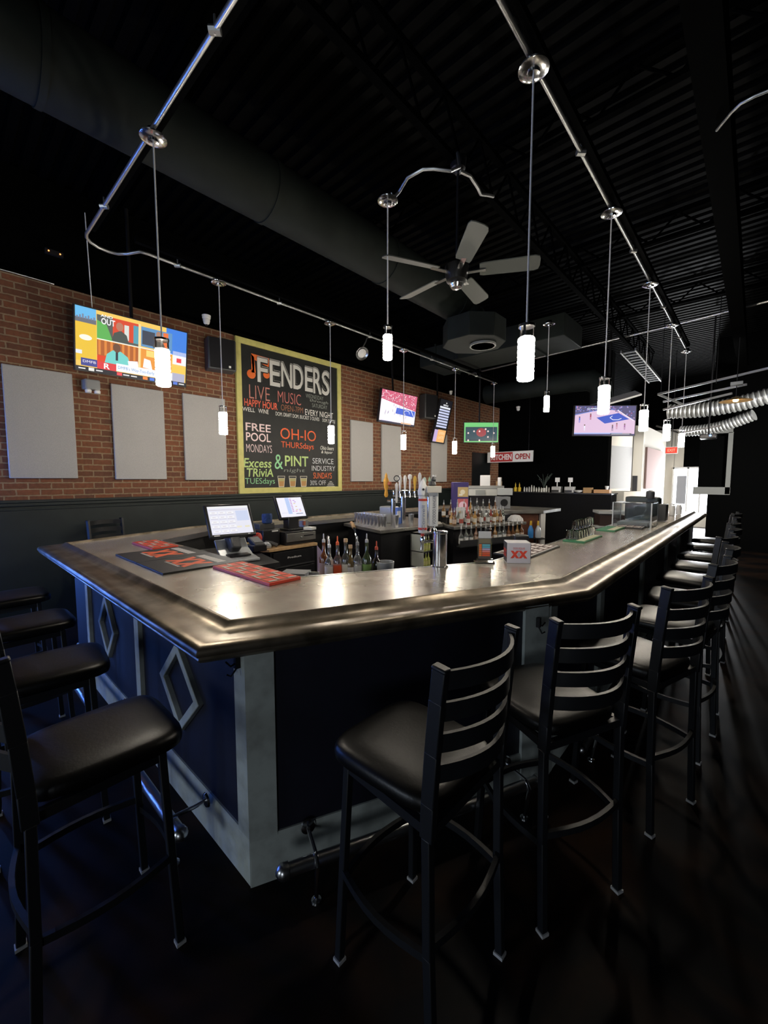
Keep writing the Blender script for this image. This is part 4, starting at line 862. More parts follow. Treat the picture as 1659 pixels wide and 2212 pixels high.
tag(MB().box((-3.1, 2.2, .72), (.22, .16, .10), rz=.6, m=WHITE).box((-3.1, 2.2, .80), (.24, .18, .06), rz=.6, m=GREY).build('napkin_box', WHITE), 'small pale box seen below the drawer cabinet corner', 'box')

# ------------------------------------------------------------------ bottles & cups
def bottle(name, loc, r, h, col, lab, cat='bottle', group=None, cap=(.05, .05, .05), label_col=None, neck=.35, glass=False, fill=None):
    x, y, z = loc; e = empty(name, loc, lab, cat, group)
    m = mat('bottle_%.2f_%.2f_%.2f_%d' % (*col, glass), col, .06, trans=(.9 if glass else 0), coat=.5)
    hb = h*(1-neck)
    MB().lathe([(r*.9, 0), (r, .01), (r, hb*.88), (r*.75, hb), (r*.36, hb+h*neck*.25), (r*.34, h*.97), (r*.4, h*.975), (r*.4, h)], loc, 14).build('body', m, e)
    MB().lathe([(r*.36, h), (r*.36, h+.02), (r*.14, h+.03), (r*.12, h+.065), (r*.06, h+.07)] if cap != 'cork' else [(r*.3, h), (r*.45, h+.005), (r*.42, h+.03)], loc, 10).build('pourer', flat(cap) if cap != 'cork' else WOOD, e)
    if label_col: MB().lathe([(r*1.01, hb*.2), (r*1.015, hb*.2), (r*1.015, hb*.7), (r*1.01, hb*.7)], loc, 14).build('bottle_label', flat(label_col), e)
    return e
rb = random.Random(11)
# speed rail near the camera (bottle tops rise above the bar edge)
sr = tag(MB().prism([(-2.56, 1.92), (-2.08, 2.35), (-2.20, 2.47), (-2.68, 2.04)], .86, .875).prism([(-2.56, 1.92), (-2.08, 2.35), (-2.085, 2.36), (-2.565, 1.93)], .86, .93).prism([(-2.675, 2.03), (-2.195, 2.46), (-2.20, 2.47), (-2.68, 2.04)], .86, .92).build('speed_rail', STEEL), 'steel bottle rail inside the bar front, nearest the camera', 'bottle rail')
for (u, cl, cp, lc, hh, lab) in ((.03, (.15, .05, .02), (.6, .6, .6), (.5, .35, .3), .30, 'dark brown bottle at the left end of the near bottle rail'), (.14, (.6, .62, .6), (.7, .7, .7), (.75, .72, .7), .27, 'clear bottle with white cap in the near bottle rail'),
                                 (.28, (.5, .5, .5), (.8, .12, .03), (.75, .10, .03), .29, 'clear bottle with orange cap and orange label in the near bottle rail'), (.42, (.4, .42, .38), 'cork', (.75, .72, .62), .31, 'tall bottle with a pale cork stopper in the near bottle rail'),
                                 (.50, (.12, .08, .03), 'cork', (.8, .78, .75), .26, 'short dark bottle with a cork and white label in the near bottle rail'), (.62, (.65, .68, .68), (.3, .3, .3), (.6, .6, .6), .29, 'clear bottle with grey pourer in the near bottle rail'),
                                 (.78, (.05, .07, .03), (.5, .5, .5), (.25, .42, .12), .31, 'green bottle with a green label in the near bottle rail'), (.95, (.03, .02, .02), (.6, .08, .04), (.05, .05, .05), .24, 'dark bottle with red cap at the right end of the near bottle rail')):
    rw_ = int(u*100) % 2; x = -2.50 + .34*u - .05*rw_; y = 2.02 + .31*u + .05*rw_
    bottle('liquor_bottle', (x, y, .875), .037, hh, cl, lab, 'bottle', 'bottles in the near bottle rail', cp, lc, glass=(cl[0] > .3))
tag(MB().lathe([(.055, 0), (.058, .005), (.072, .15), (.066, .15), (.053, .012)], (-2.15, 2.385, .876), 20).build('plastic_bucket', mat('frosted_plastic', (.6, .62, .62), .4, trans=.3)), 'frosted clear bucket at the right end of the near bottle rail', 'bucket')
e = tag(MB().tube([(-2.95, 2.45, .80), (-2.97, 2.5, 1.0), (-3.05, 2.55, 1.12), (-3.12, 2.6, 1.05), (-3.13, 2.62, .95)], .012, 10).build('sink_faucet', CHROME), 'bent chrome faucet behind the near bottle rail', 'faucet')
e = empty('soda_gun', (-4.05, 4.2, .93), 'wood-handled beer tap hose hanging off the corner of the back counter', 'soda gun')
MB().tube([(-4.42, 4.15, 1.03), (-4.36, 4.12, 1.01), (-4.30, 4.09, .97)], .028, 10).build('handle', WOOD, e)
MB().tube([(-4.30, 4.09, .97), (-4.24, 4.06, .92), (-4.2, 4.04, .84), (-4.19, 4.03, .75), (-4.22, 4.02, .68)], .017, 10).build('hose', CHROME, e)

# steel cups
def shaker(loc, lab, group, r=.042, h=.175):
    return tag(MB().lathe([(r*.72, 0), (r*.75, .003), (r, h), (r*1.04, h+.002), (r*.97, h+.002), (r*.7, .006)], loc, 18).build('steel_cup', mat('satin_steel', (.85, .85, .87), .24, .9)), lab, 'cup', group)
s0 = None
k = 0
for row, (ox, oy, n_) in enumerate(((-4.44, 4.28, 8), (-4.42, 4.40, 7))):
    for i in range(n_):
        loc = (ox + i*.095, oy - i*.026, 1.0)
        lab = 'polished steel shaker cup in the %s row on the back counter' % ('front' if row == 0 else 'rear')
        if s0 is None: s0 = shaker((0, 0, 0), lab, 'x'); c = s0; c.location = loc
        else: c = dup(s0, loc)
        c['label'] = lab; c['group'] = 'shaker cups in the %s row' % ('front' if row == 0 else 'rear')
for i, (x, y, lab) in enumerate(((-3.72, 4.10, 'dark-reflecting steel cup at the front corner of the back counter'), (-3.71, 4.34, 'steel cup just behind the front corner of the back counter'), (-3.66, 4.62, 'steel cup with a paler rim beside the black bar mat'))):
    c = dup(s0, (x, y, 1.0)); c['label'] = lab; c['group'] = 'cups at the counter corner'
tag(MB().box((-4.2, 4.75, 1.13), (.25, .2, .26), rz=.2).build('glass_rack', mat('cloudy_plastic', (.5, .53, .55), .25, trans=.5), bevel=.02), 'cloudy plastic bag of cups behind the steel shakers', 'bag')
tag(MB().box((-4.0, 4.72, 1.12), (.06, .12, .26), rz=.2, m=flat((.1, .2, .6))).box((-3.97, 4.71, 1.15), (.01, .1, .1), rz=.2, m=flat((.7, .7, .75))).build('carton', WHITE), 'blue and white carton standing left of the tap tower', 'carton')

# tap tower with a row of handles (rear)
tw = empty('beer_tap_tower', (-4.0, 5.1, 1.0), 'steel beer tower with a long row of assorted tap handles on the back counter', 'beer tower')
A_ = V((-4.05, 4.80, 1.46)); B_ = V((-3.70, 5.22, 1.46)); dv = (B_-A_).normalized()
b = MB(); b.bar(A_-dv*.1, B_+dv*.06, .12, .10); b.build('tap_manifold', CHROME, tw, bevel=.02)
for t_ in (.12, .88): p = A_.lerp(B_, t_); MB().tube([(p.x, p.y, 1.0), (p.x, p.y, 1.43)], .045, 18).build('column', CHROME, tw)
nv = V((dv.y, -dv.x, 0))
HC = [((.75, .74, .7), .27, 0), ((.8, .78, .72), .27, .2), ((.85, .84, .8), .29, 0), ((.75, .45, .06), .26, .1), ((.7, .7, .72), .31, 0), ((.5, .62, .55), .24, 0), ((.35, .55, .4), .26, 0), ((.02, .015, .01), .28, 0)]
for i, (c_, h_, _) in enumerate(HC):
    p = A_.lerp(B_, (i+.1)/7.2) + nv*.08
    f_ = MB().tube([p-nv*.05, p+nv*.02], .012, 8).tube([p+nv*.02, p+nv*.03+V((0, 0, -.06))], .009, 8).tube([p, p+V((0, 0, .05))], .008, 8).build('tap', CHROME, tw)
    pf = [(.008, .04), (.014, .06), (.017, .12), (.026, h_*.75), (.028, h_-.04), (.018, h_), (.004, h_+.01)] if i not in (2, 6) else ([(.01, .04), (.015, .15), (.014, h_-.08), (.03, h_-.06), (.034, h_-.02), (.015, h_+.005)] if i == 2 else [(.01, .04), (.014, h_-.07), (.022, h_-.06), (.003, h_)])
    MB().lathe(pf, p, 12).build('tap_handle', flat(c_), f_)
    if i == 7: MB().lathe([(.027, h_-.03), (.03, h_), (.02, h_+.006)], p, 12).build('handle_top', WHITE, f_)
# small two-tap tower to its left
t2 = empty('beer_tap_tower', (-4.0, 4.55, 1.0), 'narrow chrome two-tap tower with a yellow and orange figure-shaped handle', 'beer tower')
MB().tube([(-3.86, 4.45, 1.0), (-3.86, 4.45, 1.40)], .035, 16).tube([(-3.93, 4.40, 1.36), (-3.76, 4.50, 1.36)], .02, 12).build('column', CHROME, t2)
a_ = MB().tube([(-3.93, 4.39, 1.37), (-3.92, 4.38, 1.45)], .008, 8).build('tap', CHROME, t2)
MB().lathe([(.015, .04), (.03, .07), (.02, .14), (.035, .2), (.042, .28), (.02, .33), (.022, .35), (.004, .39)], (-3.93, 4.38, 1.38), 10).build('tap_handle', flat((.75, .36, .04)), a_)
MB().lathe([(.005, 0), (.035, .02), (.03, .06), (.005, .07)], (-3.885, 4.40, 1.58), 10).build('tap_handle', flat((.40, .10, .04)), a_)
a_ = MB().tube([(-3.80, 4.47, 1.32), (-3.79, 4.46, 1.42)], .008, 8).build('tap', CHROME, t2)
MB().lathe([(.012, 0), (.018, .04), (.016, .16), (.024, .26), (.006, .29)], (-3.80, 4.46, 1.34), 10).build('tap_handle', flat((.7, .7, .68)), a_)
b = MB(); P_ = V((-3.80, 4.46, 1.69)); Rn = V((.74, .67, 0))
b.tube([P_ + Rn*.038*math.cos(2*math.pi*k/20) + V((0, 0, .038))*math.sin(2*math.pi*k/20) for k in range(21)], .007, 6, cap=False); b.build('handle_ring', PLASTIC, a_)

# front tap tower on the bar
tp = empty('beer_tap_tower', (-1.60, 2.33, 1.07), 'chrome column tap on the bar front with two tall white handles', 'beer tower')
MB().lathe([(.062, 0), (.062, .008), (.05, .012), (.05, .235), (.054, .24), (.054, .252), (.02, .256)], (-1.60, 2.34, 1.07), 32).build('column', CHROME, tp)
pos_h = [(V((-1.695, 2.27, 1.235)), 0), (V((-1.62, 2.31, 1.33)), 1)]
a_ = MB().tube([(-1.62, 2.32, 1.245), (-1.66, 2.29, 1.25), (-1.695, 2.265, 1.24), (-1.70, 2.262, 1.19)], .012, 10).lathe([(.012, 0), (.018, .02), (.014, .05), (.008, .06)], (-1.695, 2.268, 1.23), 12).build('tap', CHROME, tp)
h_ = MB().lathe([(.011, .045), (.012, .075), (.026, .078), (.030, .085), (.030, .325), (.032, .335)], (-1.695, 2.268, 1.23), 20).build('tap_handle', WHITE, a_)
q = MB(); 
for z in (.10, .30): q.lathe([(.0312, z), (.0318, z+.002), (.0318, z+.014), (.0312, z+.016)], (-1.695, 2.268, 1.23), 20)
q.lathe([(.012, .055), (.013, .074), (.008, .076)], (-1.695, 2.268, 1.23), 12)
q.build('handle_band', flat((.55, .05, .03)), a_)
MB().lathe([(.020, .328), (.034, .340), (.036, .365), (.028, .40), (.008, .445), (.001, .455)], (-1.695, 2.268, 1.23), 12).build('handle_tip', WHITE, a_)
cd = V((.672, -.741, 0)); cr_ = V((.741, .672, 0))
MB().lathe([(.001, 0), (.008, .001), (.008, .004)], V((-1.695, 2.268, 1.61)) + cd*.031, 12, M=cd.to_track_quat('Z', 'Y').to_matrix()).build('handle_eye', PLASTIC, a_)
cv = Canvas(V((-1.695, 2.268, 1.33)) + cd*.0325 - V((0, 0, .0)) + cr_*.012, (0, 0, 1), -cr_); cv.text('Cornell', 0, 0, .17, .022, (.25, .3, .45), 1); cv.build('handle_lettering', None, a_)
a_ = MB().tube([(-1.635, 2.31, 1.32), (-1.635, 2.31, 1.36)], .011, 10).lathe([(.03, 0), (.022, .02), (.01, .03)], (-1.635, 2.31, 1.32), 14).build('tap', CHROME, tp)
MB().box((-1.635, 2.31, 1.475), (.062, .04, .24), rz=math.atan2(cr_.y, cr_.x)).build('tap_handle', WHITE, a_, bevel=.006)
MB().box((-1.635, 2.31, 1.61), (.10, .075, .045), rz=math.atan2(cr_.y, cr_.x)).build('handle_cap', mat('cream_plastic', (.7, .66, .58), .5), a_, bevel=.003)
q = MB(); q.lathe([(.02, 0), (.028, .01), (.022, .03), (.01, .035)], (-1.645, 2.305, 1.633), 10); q.lathe([(.012, 0), (.018, .015), (.008, .035)], (-1.635, 2.31, 1.662), 10); q.build('handle_figure', DGREY, a_)
cv = Canvas(V((-1.635, 2.31, 1.37)) + cd*.0215 + cr_*.014, (0, 0, 1), -cr_); cv.text('VOODOO RANGER', 0, 0, .20, .022, (.2, .2, .22), 1, .01); cv.build('handle_lettering', None, a_)

# liquor bottles on the second counter
names = [((.12, .05, .02), (.55, .4, .3)), ((.6, .62, .6), (.6, .6, .58)), ((.45, .25, .08), (.65, .6, .5)), ((.5, .52, .5), (.4, .08, .06)), ((.2, .1, .03), (.7, .66, .6)), ((.55, .58, .55), (.7, .7, .7)), ((.3, .05, .04), (.6, .55, .5))]
protos = []
GB = 'liquor bottles crowded on the black cooler top'
base = V((-3.34, 5.22, 0)); dirv = V((.48, 1.42, 0)).normalized(); back = V((-.947, .32, 0))
for row in range(3):
    for i in range(9 if row else 8):
        p = base + dirv*(i*.135+.05*(row % 2)+.03) + back*(row*.13)
        z = .985 if row < 2 else 1.09
        if row == 1: p += back*.0
        ci = (i*3+row*2) % 7
        cn = ['dark brown', 'clear', 'amber', 'red-labelled clear', 'brown white-labelled', 'clear white-labelled', 'deep red'][ci]
        nm = 'small %s liquor bottle in the %s row on the cooler top' % (cn, ('front', 'middle', 'raised rear')[row])
        h_ = .19+.035*rb.random()
        if ci < len(protos) and protos[ci] is not None: c = dup(protos[ci], (p.x, p.y, z), scale=(1, 1, .92+.16*rb.random())); c['label'] = nm
        else:
            while len(protos) <= ci: protos.append(None)
            c = bottle('liquor_bottle', (0, 0, 0), .032, .2, names[ci][0], nm, 'bottle', GB, (.5, .5, .5), names[ci][1], glass=(names[ci][0][0] > .5)); c.location = (p.x, p.y, z); protos[ci] = c
        c['group'] = GB + ', %s, %s row' % (cn, ('front', 'middle', 'rear')[row])
# rack of bottles hanging below
sr2 = tag(MB().prism([(-3.08, 5.02), (-2.66, 6.28), (-2.74, 6.31), (-3.16, 5.05)], .70, .715).prism([(-3.08, 5.02), (-2.66, 6.28), (-2.668, 6.283), (-3.088, 5.023)], .70, .80).build('speed_rail', STEEL), 'steel bottle rail below the crowded cooler top', 'bottle rail')
for i in range(14):
    t_ = (i+.5)/14; p = V((-3.12, 5.035, 0)).lerp(V((-2.70, 6.295, 0)), t_); ci = (1, 5, 1, 0, 5, 1, 0, 4, 5, 1, 0, 0, 4, 0)[i]
    c = dup(protos[ci] if protos[ci] else protos[0], (p.x, p.y, .716), scale=(1.05, 1.05, 1.15+.2*rb.random()))
    cn = ['dark brown', 'clear', 'amber', 'red-labelled', 'brown white-labelled', 'clear white-labelled', 'deep red'][ci]
    c['label'] = '%s bottle standing in the lower bottle rail under the cooler top' % cn; c['group'] = '%s bottles in the lower bottle rail' % cn
tag(MB().lathe([(.06, 0), (.13, .01), (.12, .05), (.07, .10), (.02, .11)], (-2.90, 6.42, .985), 14).build('white_towel', mat('white_towel', (.7, .69, .68), .95, bump=(40, .8, .02))), 'crumpled white towel at the right end of the bottle row', 'towel')
# beers in front of cabinet side
e = empty('bottle_cooler', (-3.36, 4.6, .45), 'small open rack of yellow-green beer bottles seen past the front tap', 'cooler')
MB().box((-3.42, 4.58, .46), (.22, .26, .02)).box((-3.42, 4.58, .68), (.22, .26, .012)).box((-3.42, 4.58, .93), (.22, .26, .02)).build('shelf', STEEL, e)
MB().box((-3.52, 4.58, .69), (.01, .26, .5)).box((-3.42, 4.455, .69), (.22, .01, .5)).build('side', mat('rack_white', (.4, .42, .38), .5), e)
bp_ = None
for r_, z in enumerate((.47, .687)):
    for i in range(4):
        x = -3.35 if i < 3 else -3.45
        y = 4.50+.062*(i % 3)
        lab = 'yellow-green beer bottle on the %s shelf of the small rack' % ('lower' if r_ == 0 else 'upper')
        if bp_ is None: bp_ = bottle('beer_bottle', (0, 0, 0), .026, .17, (.42, .46, .12), lab, 'bottle', 'x', (.6, .6, .5), (.5, .5, .2)); c = bp_; c.location = (x, y, z)
        else: c = dup(bp_, (x, y, z))
        c['label'] = lab; c['group'] = 'beer bottles on the %s rack shelf' % ('lower' if r_ == 0 else 'upper')

# touchscreen game kiosk
e = empty('game_machine', (-3.62, 5.85, 1.09), 'purple and red countertop game machine with a yellow and pink screen', 'game machine')
Mk = Matrix.Rotation(math.atan2(.672, .741), 3, 'Z')
kc = V((-3.62, 5.86, 1.37))
MB().box(kc, (.26, .18, .52), M=Mk).build('cabinet', mat('purple_plastic', (.06, .04, .20), .4), e, bevel=.01)
MB().box((-3.62, 5.86, 1.10), (.34, .30, .06), M=Mk).build('base', mat('dark_red_plastic', (.20, .02, .02), .4), e, bevel=.01)
cv = Canvas(kc + Mk @ V((-.05, -.093, -.24)), Mk @ V((1, 0, 0)), (0, 0, 1), .6); cv.rect(0, 0, .17, .23, (.55, .12, .12), 0); cv.disc(.085, .12, .065, (.9, .55, .6), 1); cv.rect(0, .26, .17, .16, (.62, .42, .16), 0); cv.disc(.08, .34, .04, (.9, .75, .5), 1); cv.rect(.02, .28, .06, .03, (.9, .8, .6), 1); cv.build('screen', None, e)
tag(MB().box((-3.86, 5.55, 1.28), (.015, .16, .30), rz=.5).build('menu_card', WHITE, bevel=.002), 'white menu card leaning at the left of the game machine', 'card')
tag(MB().box((-3.38, 5.50, 1.16), (.13, .02, .17), rz=.75, m=WHITE).box((-3.372, 5.488, 1.17), (.06, .005, .04), rz=.75, m=flat((.6, .45, .25))).build('price_card', WHITE), 'square white card with a tan square before the game machine', 'card')
# return counter things
tag(MB().box((-3.85, 7.9, 1.2), (.26, .2, .24), rz=.7, m=GREY).lathe([(.02, 0), (.075, 0), (.075, .01), (.02, .01)], V((-3.78, 7.82, 1.2)), 20, m=PLASTIC, M=V((.67, -.74, 0)).to_track_quat('Z', 'Y').to_matrix()).build('small_fan', GREY), 'grey boxy countertop unit with a round black grille on the return counter', 'appliance')
tag(MB().box((-3.88, 8.05, 1.42), (.28, .16, .14), rz=.7).build('notice_card', mat('pale_grey_card', (.5, .53, .52), .6)), 'pale grey box stacked above the round-grille unit', 'box')
tag(MB().box((-4.35, 7.85, 1.40), (.72, .04, .14), rz=.73, m=flat((.55, .56, .52))).box((-4.33, 7.83, 1.40), (.2, .02, .10), rz=.73, m=flat((.3, .32, .3))).build('shelf_sign', WHITE), 'long pale strip sign behind the bottles, left of the round-grille unit', 'sign')
tag(MB().box((-4.6, 8.5, 1.50), (.8, .4, .06), rz=.7, m=STEEL).box((-4.6, 8.5, 1.27), (.7, .35, .40), rz=.7, m=PLASTIC).build('hot_plate_station', STEEL), 'dark serving station with a steel top before the far doorway', 'station')
tag(MB().prism([(-4.72, 8.52), (-4.54, 8.66), (-4.60, 8.72), (-4.76, 8.58)], 1.53, 1.77).build('paper_stack', WHITE, bevel=.004), 'white paper-towel pack standing on the serving station', 'paper')
tag(MB().lathe([(.04, 0), (.045, .01), (.045, .18), (.04, .19)], (-4.35, 8.75, 1.53), 12).build('paper_roll', WHITE), 'white paper roll right of the paper-towel pack', 'roll')
for i, (x, y, lab, cl) in enumerate(((-3.17, 7.72, 'spray bottle with blue liquid and yellow trigger by the white post', (.05, .25, .65)), (-3.06, 7.80, 'spray bottle with clear liquid and yellow trigger by the white post', (.6, .65, .72)))):
    e = empty('spray_bottle', (x, y, .55), lab, 'spray bottle', 'spray bottles by the white post')
    MB().lathe([(.05, 0), (.055, .01), (.055, .12), (.05, .16), (.02, .24), (.016, .26)], (x, y, .55), 16).build('body', mat('liquid_%d' % i, cl, .2, coat=.4), e)
    MB().lathe([(.02, .24), (.022, .26), (.02, .28)], (x, y, .55), 12).box((x+.01, y-.02, .85), (.03, .09, .05), rz=.3).box((x+.02, y-.05, .82), (.012, .012, .05)).build('trigger', flat((.75, .48, .04)), e)
tag(MB().box((-3.10, 7.78, .535), (.34, .14, .02), rz=.74).box((-3.10, 7.78, .27), (.04, .04, .52)).build('bottle_stand', PLASTIC), 'small dark stand under the two spray bottles', 'stand')
# far ledge items
for i, px in enumerate((-5.19, -5.07)):
    bottle('mustard_bottle', (px, 11.45, 1.32), .05, .19, (.62, .42, .04), 'yellow squeeze bottle, %s of the pair on the far dark ledge' % ('left' if i == 0 else 'right'), 'bottle', 'yellow squeeze bottles on the far ledge', (.6, .4, .04))
sp = None
for i in range(11):
    x = -4.92 + i*.07; lab = 'small pale condiment jar in the row on the far dark ledge'
    if sp is None:
        sp = tag(MB().lathe([(.02, 0), (.024, .005), (.024, .1), (.014, .12), (.012, .15)], (0, 0, 0), 10).build('condiment_jar', mat('pale_jar', (.5, .5, .46), .4)), lab, 'jar'); c = sp
    else: c = copy_tree(sp)
    c.location = (x, 11.45, 1.32); c.scale = (1, 1, .8+.5*rb.random()); c['label'] = lab; c['group'] = 'condiment jars on the far ledge'
tag(MB().box((-5.44, 10.9, 1.47), (.14, .1, .30)).build('brown_box', WOOD), 'upright brown box left of the yellow squeeze bottles', 'box')
tag(MB().box((-5.44, 10.9, .66), (.5, .4, 1.32)).build('side_station', PLASTIC), 'dark narrow station before the back wall, left of the yellow bottles', 'station')
for i, (x, lab) in enumerate(((-4.02, 'white printer with a raised card, left of the pair on the far ledge'), (-3.68, 'white printer with a raised card, right of the pair on the far ledge'))):
    e = empty('ticket_printer', (x, 11.5, 1.32), lab, 'printer', 'printers on the far ledge')
    MB().box((x, 11.5, 1.40), (.24, .2, .16)).build('body', mat('printer_grey', (.45, .45, .45), .5), e, bevel=.015); MB().box((x-.02, 11.42, 1.36), (.2, .06, .05)).build('paper_slot', PLASTIC, e)
    MB().bar((x, 11.5, 1.48), (x, 11.5, 1.62), .02, .02).build('card_stem', WHITE, e); MB().box((x+.01, 11.48, 1.66), (.12, .01, .12)).build('card', WHITE, e)
tag(MB().lathe([(.05, 0), (.12, .03), (.14, .06), (.12, .07)], (-3.45, 11.5, 1.32), 14).build('white_bowl', WHITE), 'stack of white bowls between the printers and the cardboard box', 'bowl')
tag(MB().box((-3.22, 11.48, 1.39), (.2, .16, .14)).build('cardboard_box', mat('cardboard', (.36, .22, .10), .8)), 'small brown cardboard box on the far ledge', 'box')
tag(MB().box((-2.88, 11.48, 1.37), (.36, .2, .09)).build('wooden_tray', mat('tan_tray', (.5, .27, .12), .6)), 'long orange-brown tray at the right end of the far ledge', 'tray')
tag(MB().lathe([(.03, 0), (.05, .09), (.045, .09), (.028, .01)], (-2.78, 11.48, 1.415), 14).build('paper_cup', WHITE), 'white cup standing in the orange-brown tray', 'cup')
e = empty('potted_plant', (-4.36, 11.5, 1.32), 'dark spiky plant in a white pot on the far ledge', 'plant')
MB().lathe([(.05, 0), (.07, .10), (.06, .11)], (-4.36, 11.5, 1.32), 14).build('pot', WHITE, e)
q = MB()
for k in range(26):
    a = rb.uniform(0, 6.28); l = rb.uniform(.15, .42); p0 = V((-4.36, 11.45, 1.42)); q.tube([p0, p0+V((math.cos(a)*l*.2, math.sin(a)*.03, l*.6)), p0+V((math.cos(a)*l*.55, math.sin(a)*.08, l))], .005, 5)
q.build('foliage', mat('dark_leaf', (.05, .07, .06), .5), e)

# ------------------------------------------------------------------ on the bar top
Z = 1.0705
def xx_mark(cv, cx, cy, w, h, col, l=2):       # two crossed strokes side by side with a diamond gap
    t = w*.15
    for s_ in (-1, 1):
        c_ = cx + s_*w*.25
        cv.poly([(c_-w*.27, cy-h/2), (c_-w*.27+t*1.2, cy-h/2), (c_+w*.27, cy+h/2), (c_+w*.27-t*1.2, cy+h/2)], col, l)
        cv.poly([(c_-w*.27, cy+h/2), (c_-w*.27+t*1.2, cy+h/2), (c_+w*.27, cy-h/2), (c_+w*.27-t*1.2, cy-h/2)], col, l+1)
def rubber_mat(x0, y0, w, h, edge, lab, th=.012):
    e = empty('bar_mat', (x0+w/2, y0+h/2, Z), lab, 'bar mat', 'black rubber bar mats with crossed emblem')
    MB().box((x0+w/2, y0+h/2, Z+th/2), (w, h, th)).build('mat', RUBBER, e, bevel=.002)
    cv = Canvas((x0, y0, Z+th), (1, 0, 0), (0, 1, 0))
    xx_mark(cv, w*.5, h*.49, w*.66, h*.38, (.80, .13, .04), 2)
    for k in range(9): cv.rect(w*(.13+k*.082), h*.73, w*.068, h*.12, (.6, .58, .54), 2)
    for k in range(9): cv.rect(w*(.25+k*.055), h*.26, w*.04, h*.035, (.6, .58, .54), 2)
    cv.build('emblem', None, e)
rubber_mat(-3.77, .95, .50, .54, BLUEM, 'black rubber bar mat with red crossed emblem, left of the pair')
rubber_mat(-3.262, .95, .50, .54, BLUEM, 'black rubber bar mat with red crossed emblem, right of the pair')
def red_mat(x0, y0, w, h, lab, n):
    e = empty('bar_mat', (x0, y0, Z), lab, 'bar mat'); MB().box((x0+w/2, y0+h/2, Z+.009), (w, h, .018)).build('mat', REDM, e, bevel=.002)
    MB().box((x0+w/2, y0-.002, Z+.008), (w, .005, .014)).build('front_edge', PINKM, e)
    cv = Canvas((x0, y0, Z+.018), (1, 0, 0), (0, 1, 0))
    cv.rect(w*.02, h*.04, w*.96, h*.92, (.22, .09, .03), 1)
    for i in range(n):
        for j in range(3 if n < 7 else 3):
            x_ = w*(.03 + .95*i/n); y_ = h*(.06+.31*j); cv.poly([(x_, y_), (x_+w/n*.75, y_), (x_+w/n*.85, y_+h*.25), (x_+w/n*.1, y_+h*.25)], (.75, .06, .02), 3)
            if (i+j) % 2: cv.poly([(x_, y_), (x_+w/n*.7, y_), (x_+w/n*.8, y_+h*.05), (x_+w/n*.05, y_+h*.05)], (.75, .7, .6), 5)
            else: cv.poly([(x_+w/n*.7, y_), (x_+w/n*.85, y_), (x_+w/n*.9, y_+h*.25), (x_+w/n*.75, y_+h*.25)], (.75, .7, .6), 5)
    cv.build('raised_lettering', None, e)
red_mat(-2.72, 1.258, .70, .215, 'bright red bar mat with white strokes, nearest the camera beside the black mats', 7)
red_mat(-4.33, 1.235, .53, .21, 'smaller red bar mat at the far left behind the black mats', 4)
# mat with pale letters on the right
def letter_mat(O, Rv, w, h, lab):
    Rv = V(Rv).normalized(); U = V((-Rv.y, Rv.x, 0)); e = empty('bar_mat', O, lab, 'bar mat')
    M = Matrix((Rv, U, V((0, 0, 1)))).transposed(); MB().box(V(O)+Rv*w/2+U*h/2+V((0, 0, .007)), (w, h, .014), M=M).build('mat', RUBBER, e, bevel=.002)
    cv = Canvas(V(O)+V((0, 0, .014)), Rv, U); cv.rect(w*.02, h*.04, w*.96, h*.92, (.62, .60, .58), 1); cv.rect(w*.035, h*.08, w*.93, h*.84, (.08, .035, .03), 2)
    for j in range(3):
        for i in range(5):
            x_ = w*(.06+.18*i+.02*j); y_ = h*(.12+.27*j); cv.poly([(x_, y_), (x_+w*.12, y_), (x_+w*.15, y_+h*.10), (x_+w*.10, y_+h*.10), (x_+w*.13, y_+h*.22), (x_+w*.03, y_+h*.22)], (.68, .62, .60), 4)
    cv.build('raised_lettering', None, e)
letter_mat((-1.245, 3.03, Z), (-.03, 1, 0), .72, .30, 'dark bar mat with pale raised letters right of the napkin box')
letter_mat((-.985, 5.75, Z), (-.03, 1, 0), .62, .30, 'flat patterned bar mat in front of the clear display case')
for (y0, l, lab) in ((4.12, .62, 'green bar mat with pale strip under the upturned glasses'), (5.25, .5, 'green bar mat with pale strip before the clear display case')):
    e = empty('bar_mat', (-1.36, y0, Z), lab, 'bar mat', 'green bar mats'); MB().box((-1.27, y0+l/2, Z+.008), (.2, l, .016)).build('mat', GREENM, e, bevel=.002)
    MB().box((-1.22, y0+l/2, Z+.017), (.07, l*.9, .004)).build('strip', mat('pale_yellow_strip', (.6, .6, .42), .5), e)
# clear tumblers massed on the green mat
gp = None
for row in range(3):
    for i in range(8):
        loc = (-1.34 + row*.062 - .0, 4.22 + i*.082 + row*.02, Z+.0165)
        if row and i > 6: continue
        lab = 'clear upturned glass tumbler in the %s row of the cluster at the bar edge' % ('inner', 'middle', 'outer')[row]
        if gp is None:
            gp = tag(MB().lathe([(.031, 0), (.033, .0), (.031, .085), (.026, .09), (.024, .085), (.029, .004)], (0, 0, 0), 14).build('glass_tumbler', GLASS), lab, 'glass'); c = gp
        else: c = copy_tree(gp)
        if row == 2: loc = (loc[0]-.06, loc[1]+.1, loc[2])
        if row < 2: c.location = loc
        else: c.location = (-1.31, 4.30 + i*.082, Z+.108); 
        c['label'] = lab if row < 2 else 'clear glass tumbler stacked on top of the cluster at the bar edge'; c['group'] = 'clear tumblers, %s' % ('inner row', 'middle row', 'stacked on top')[row]
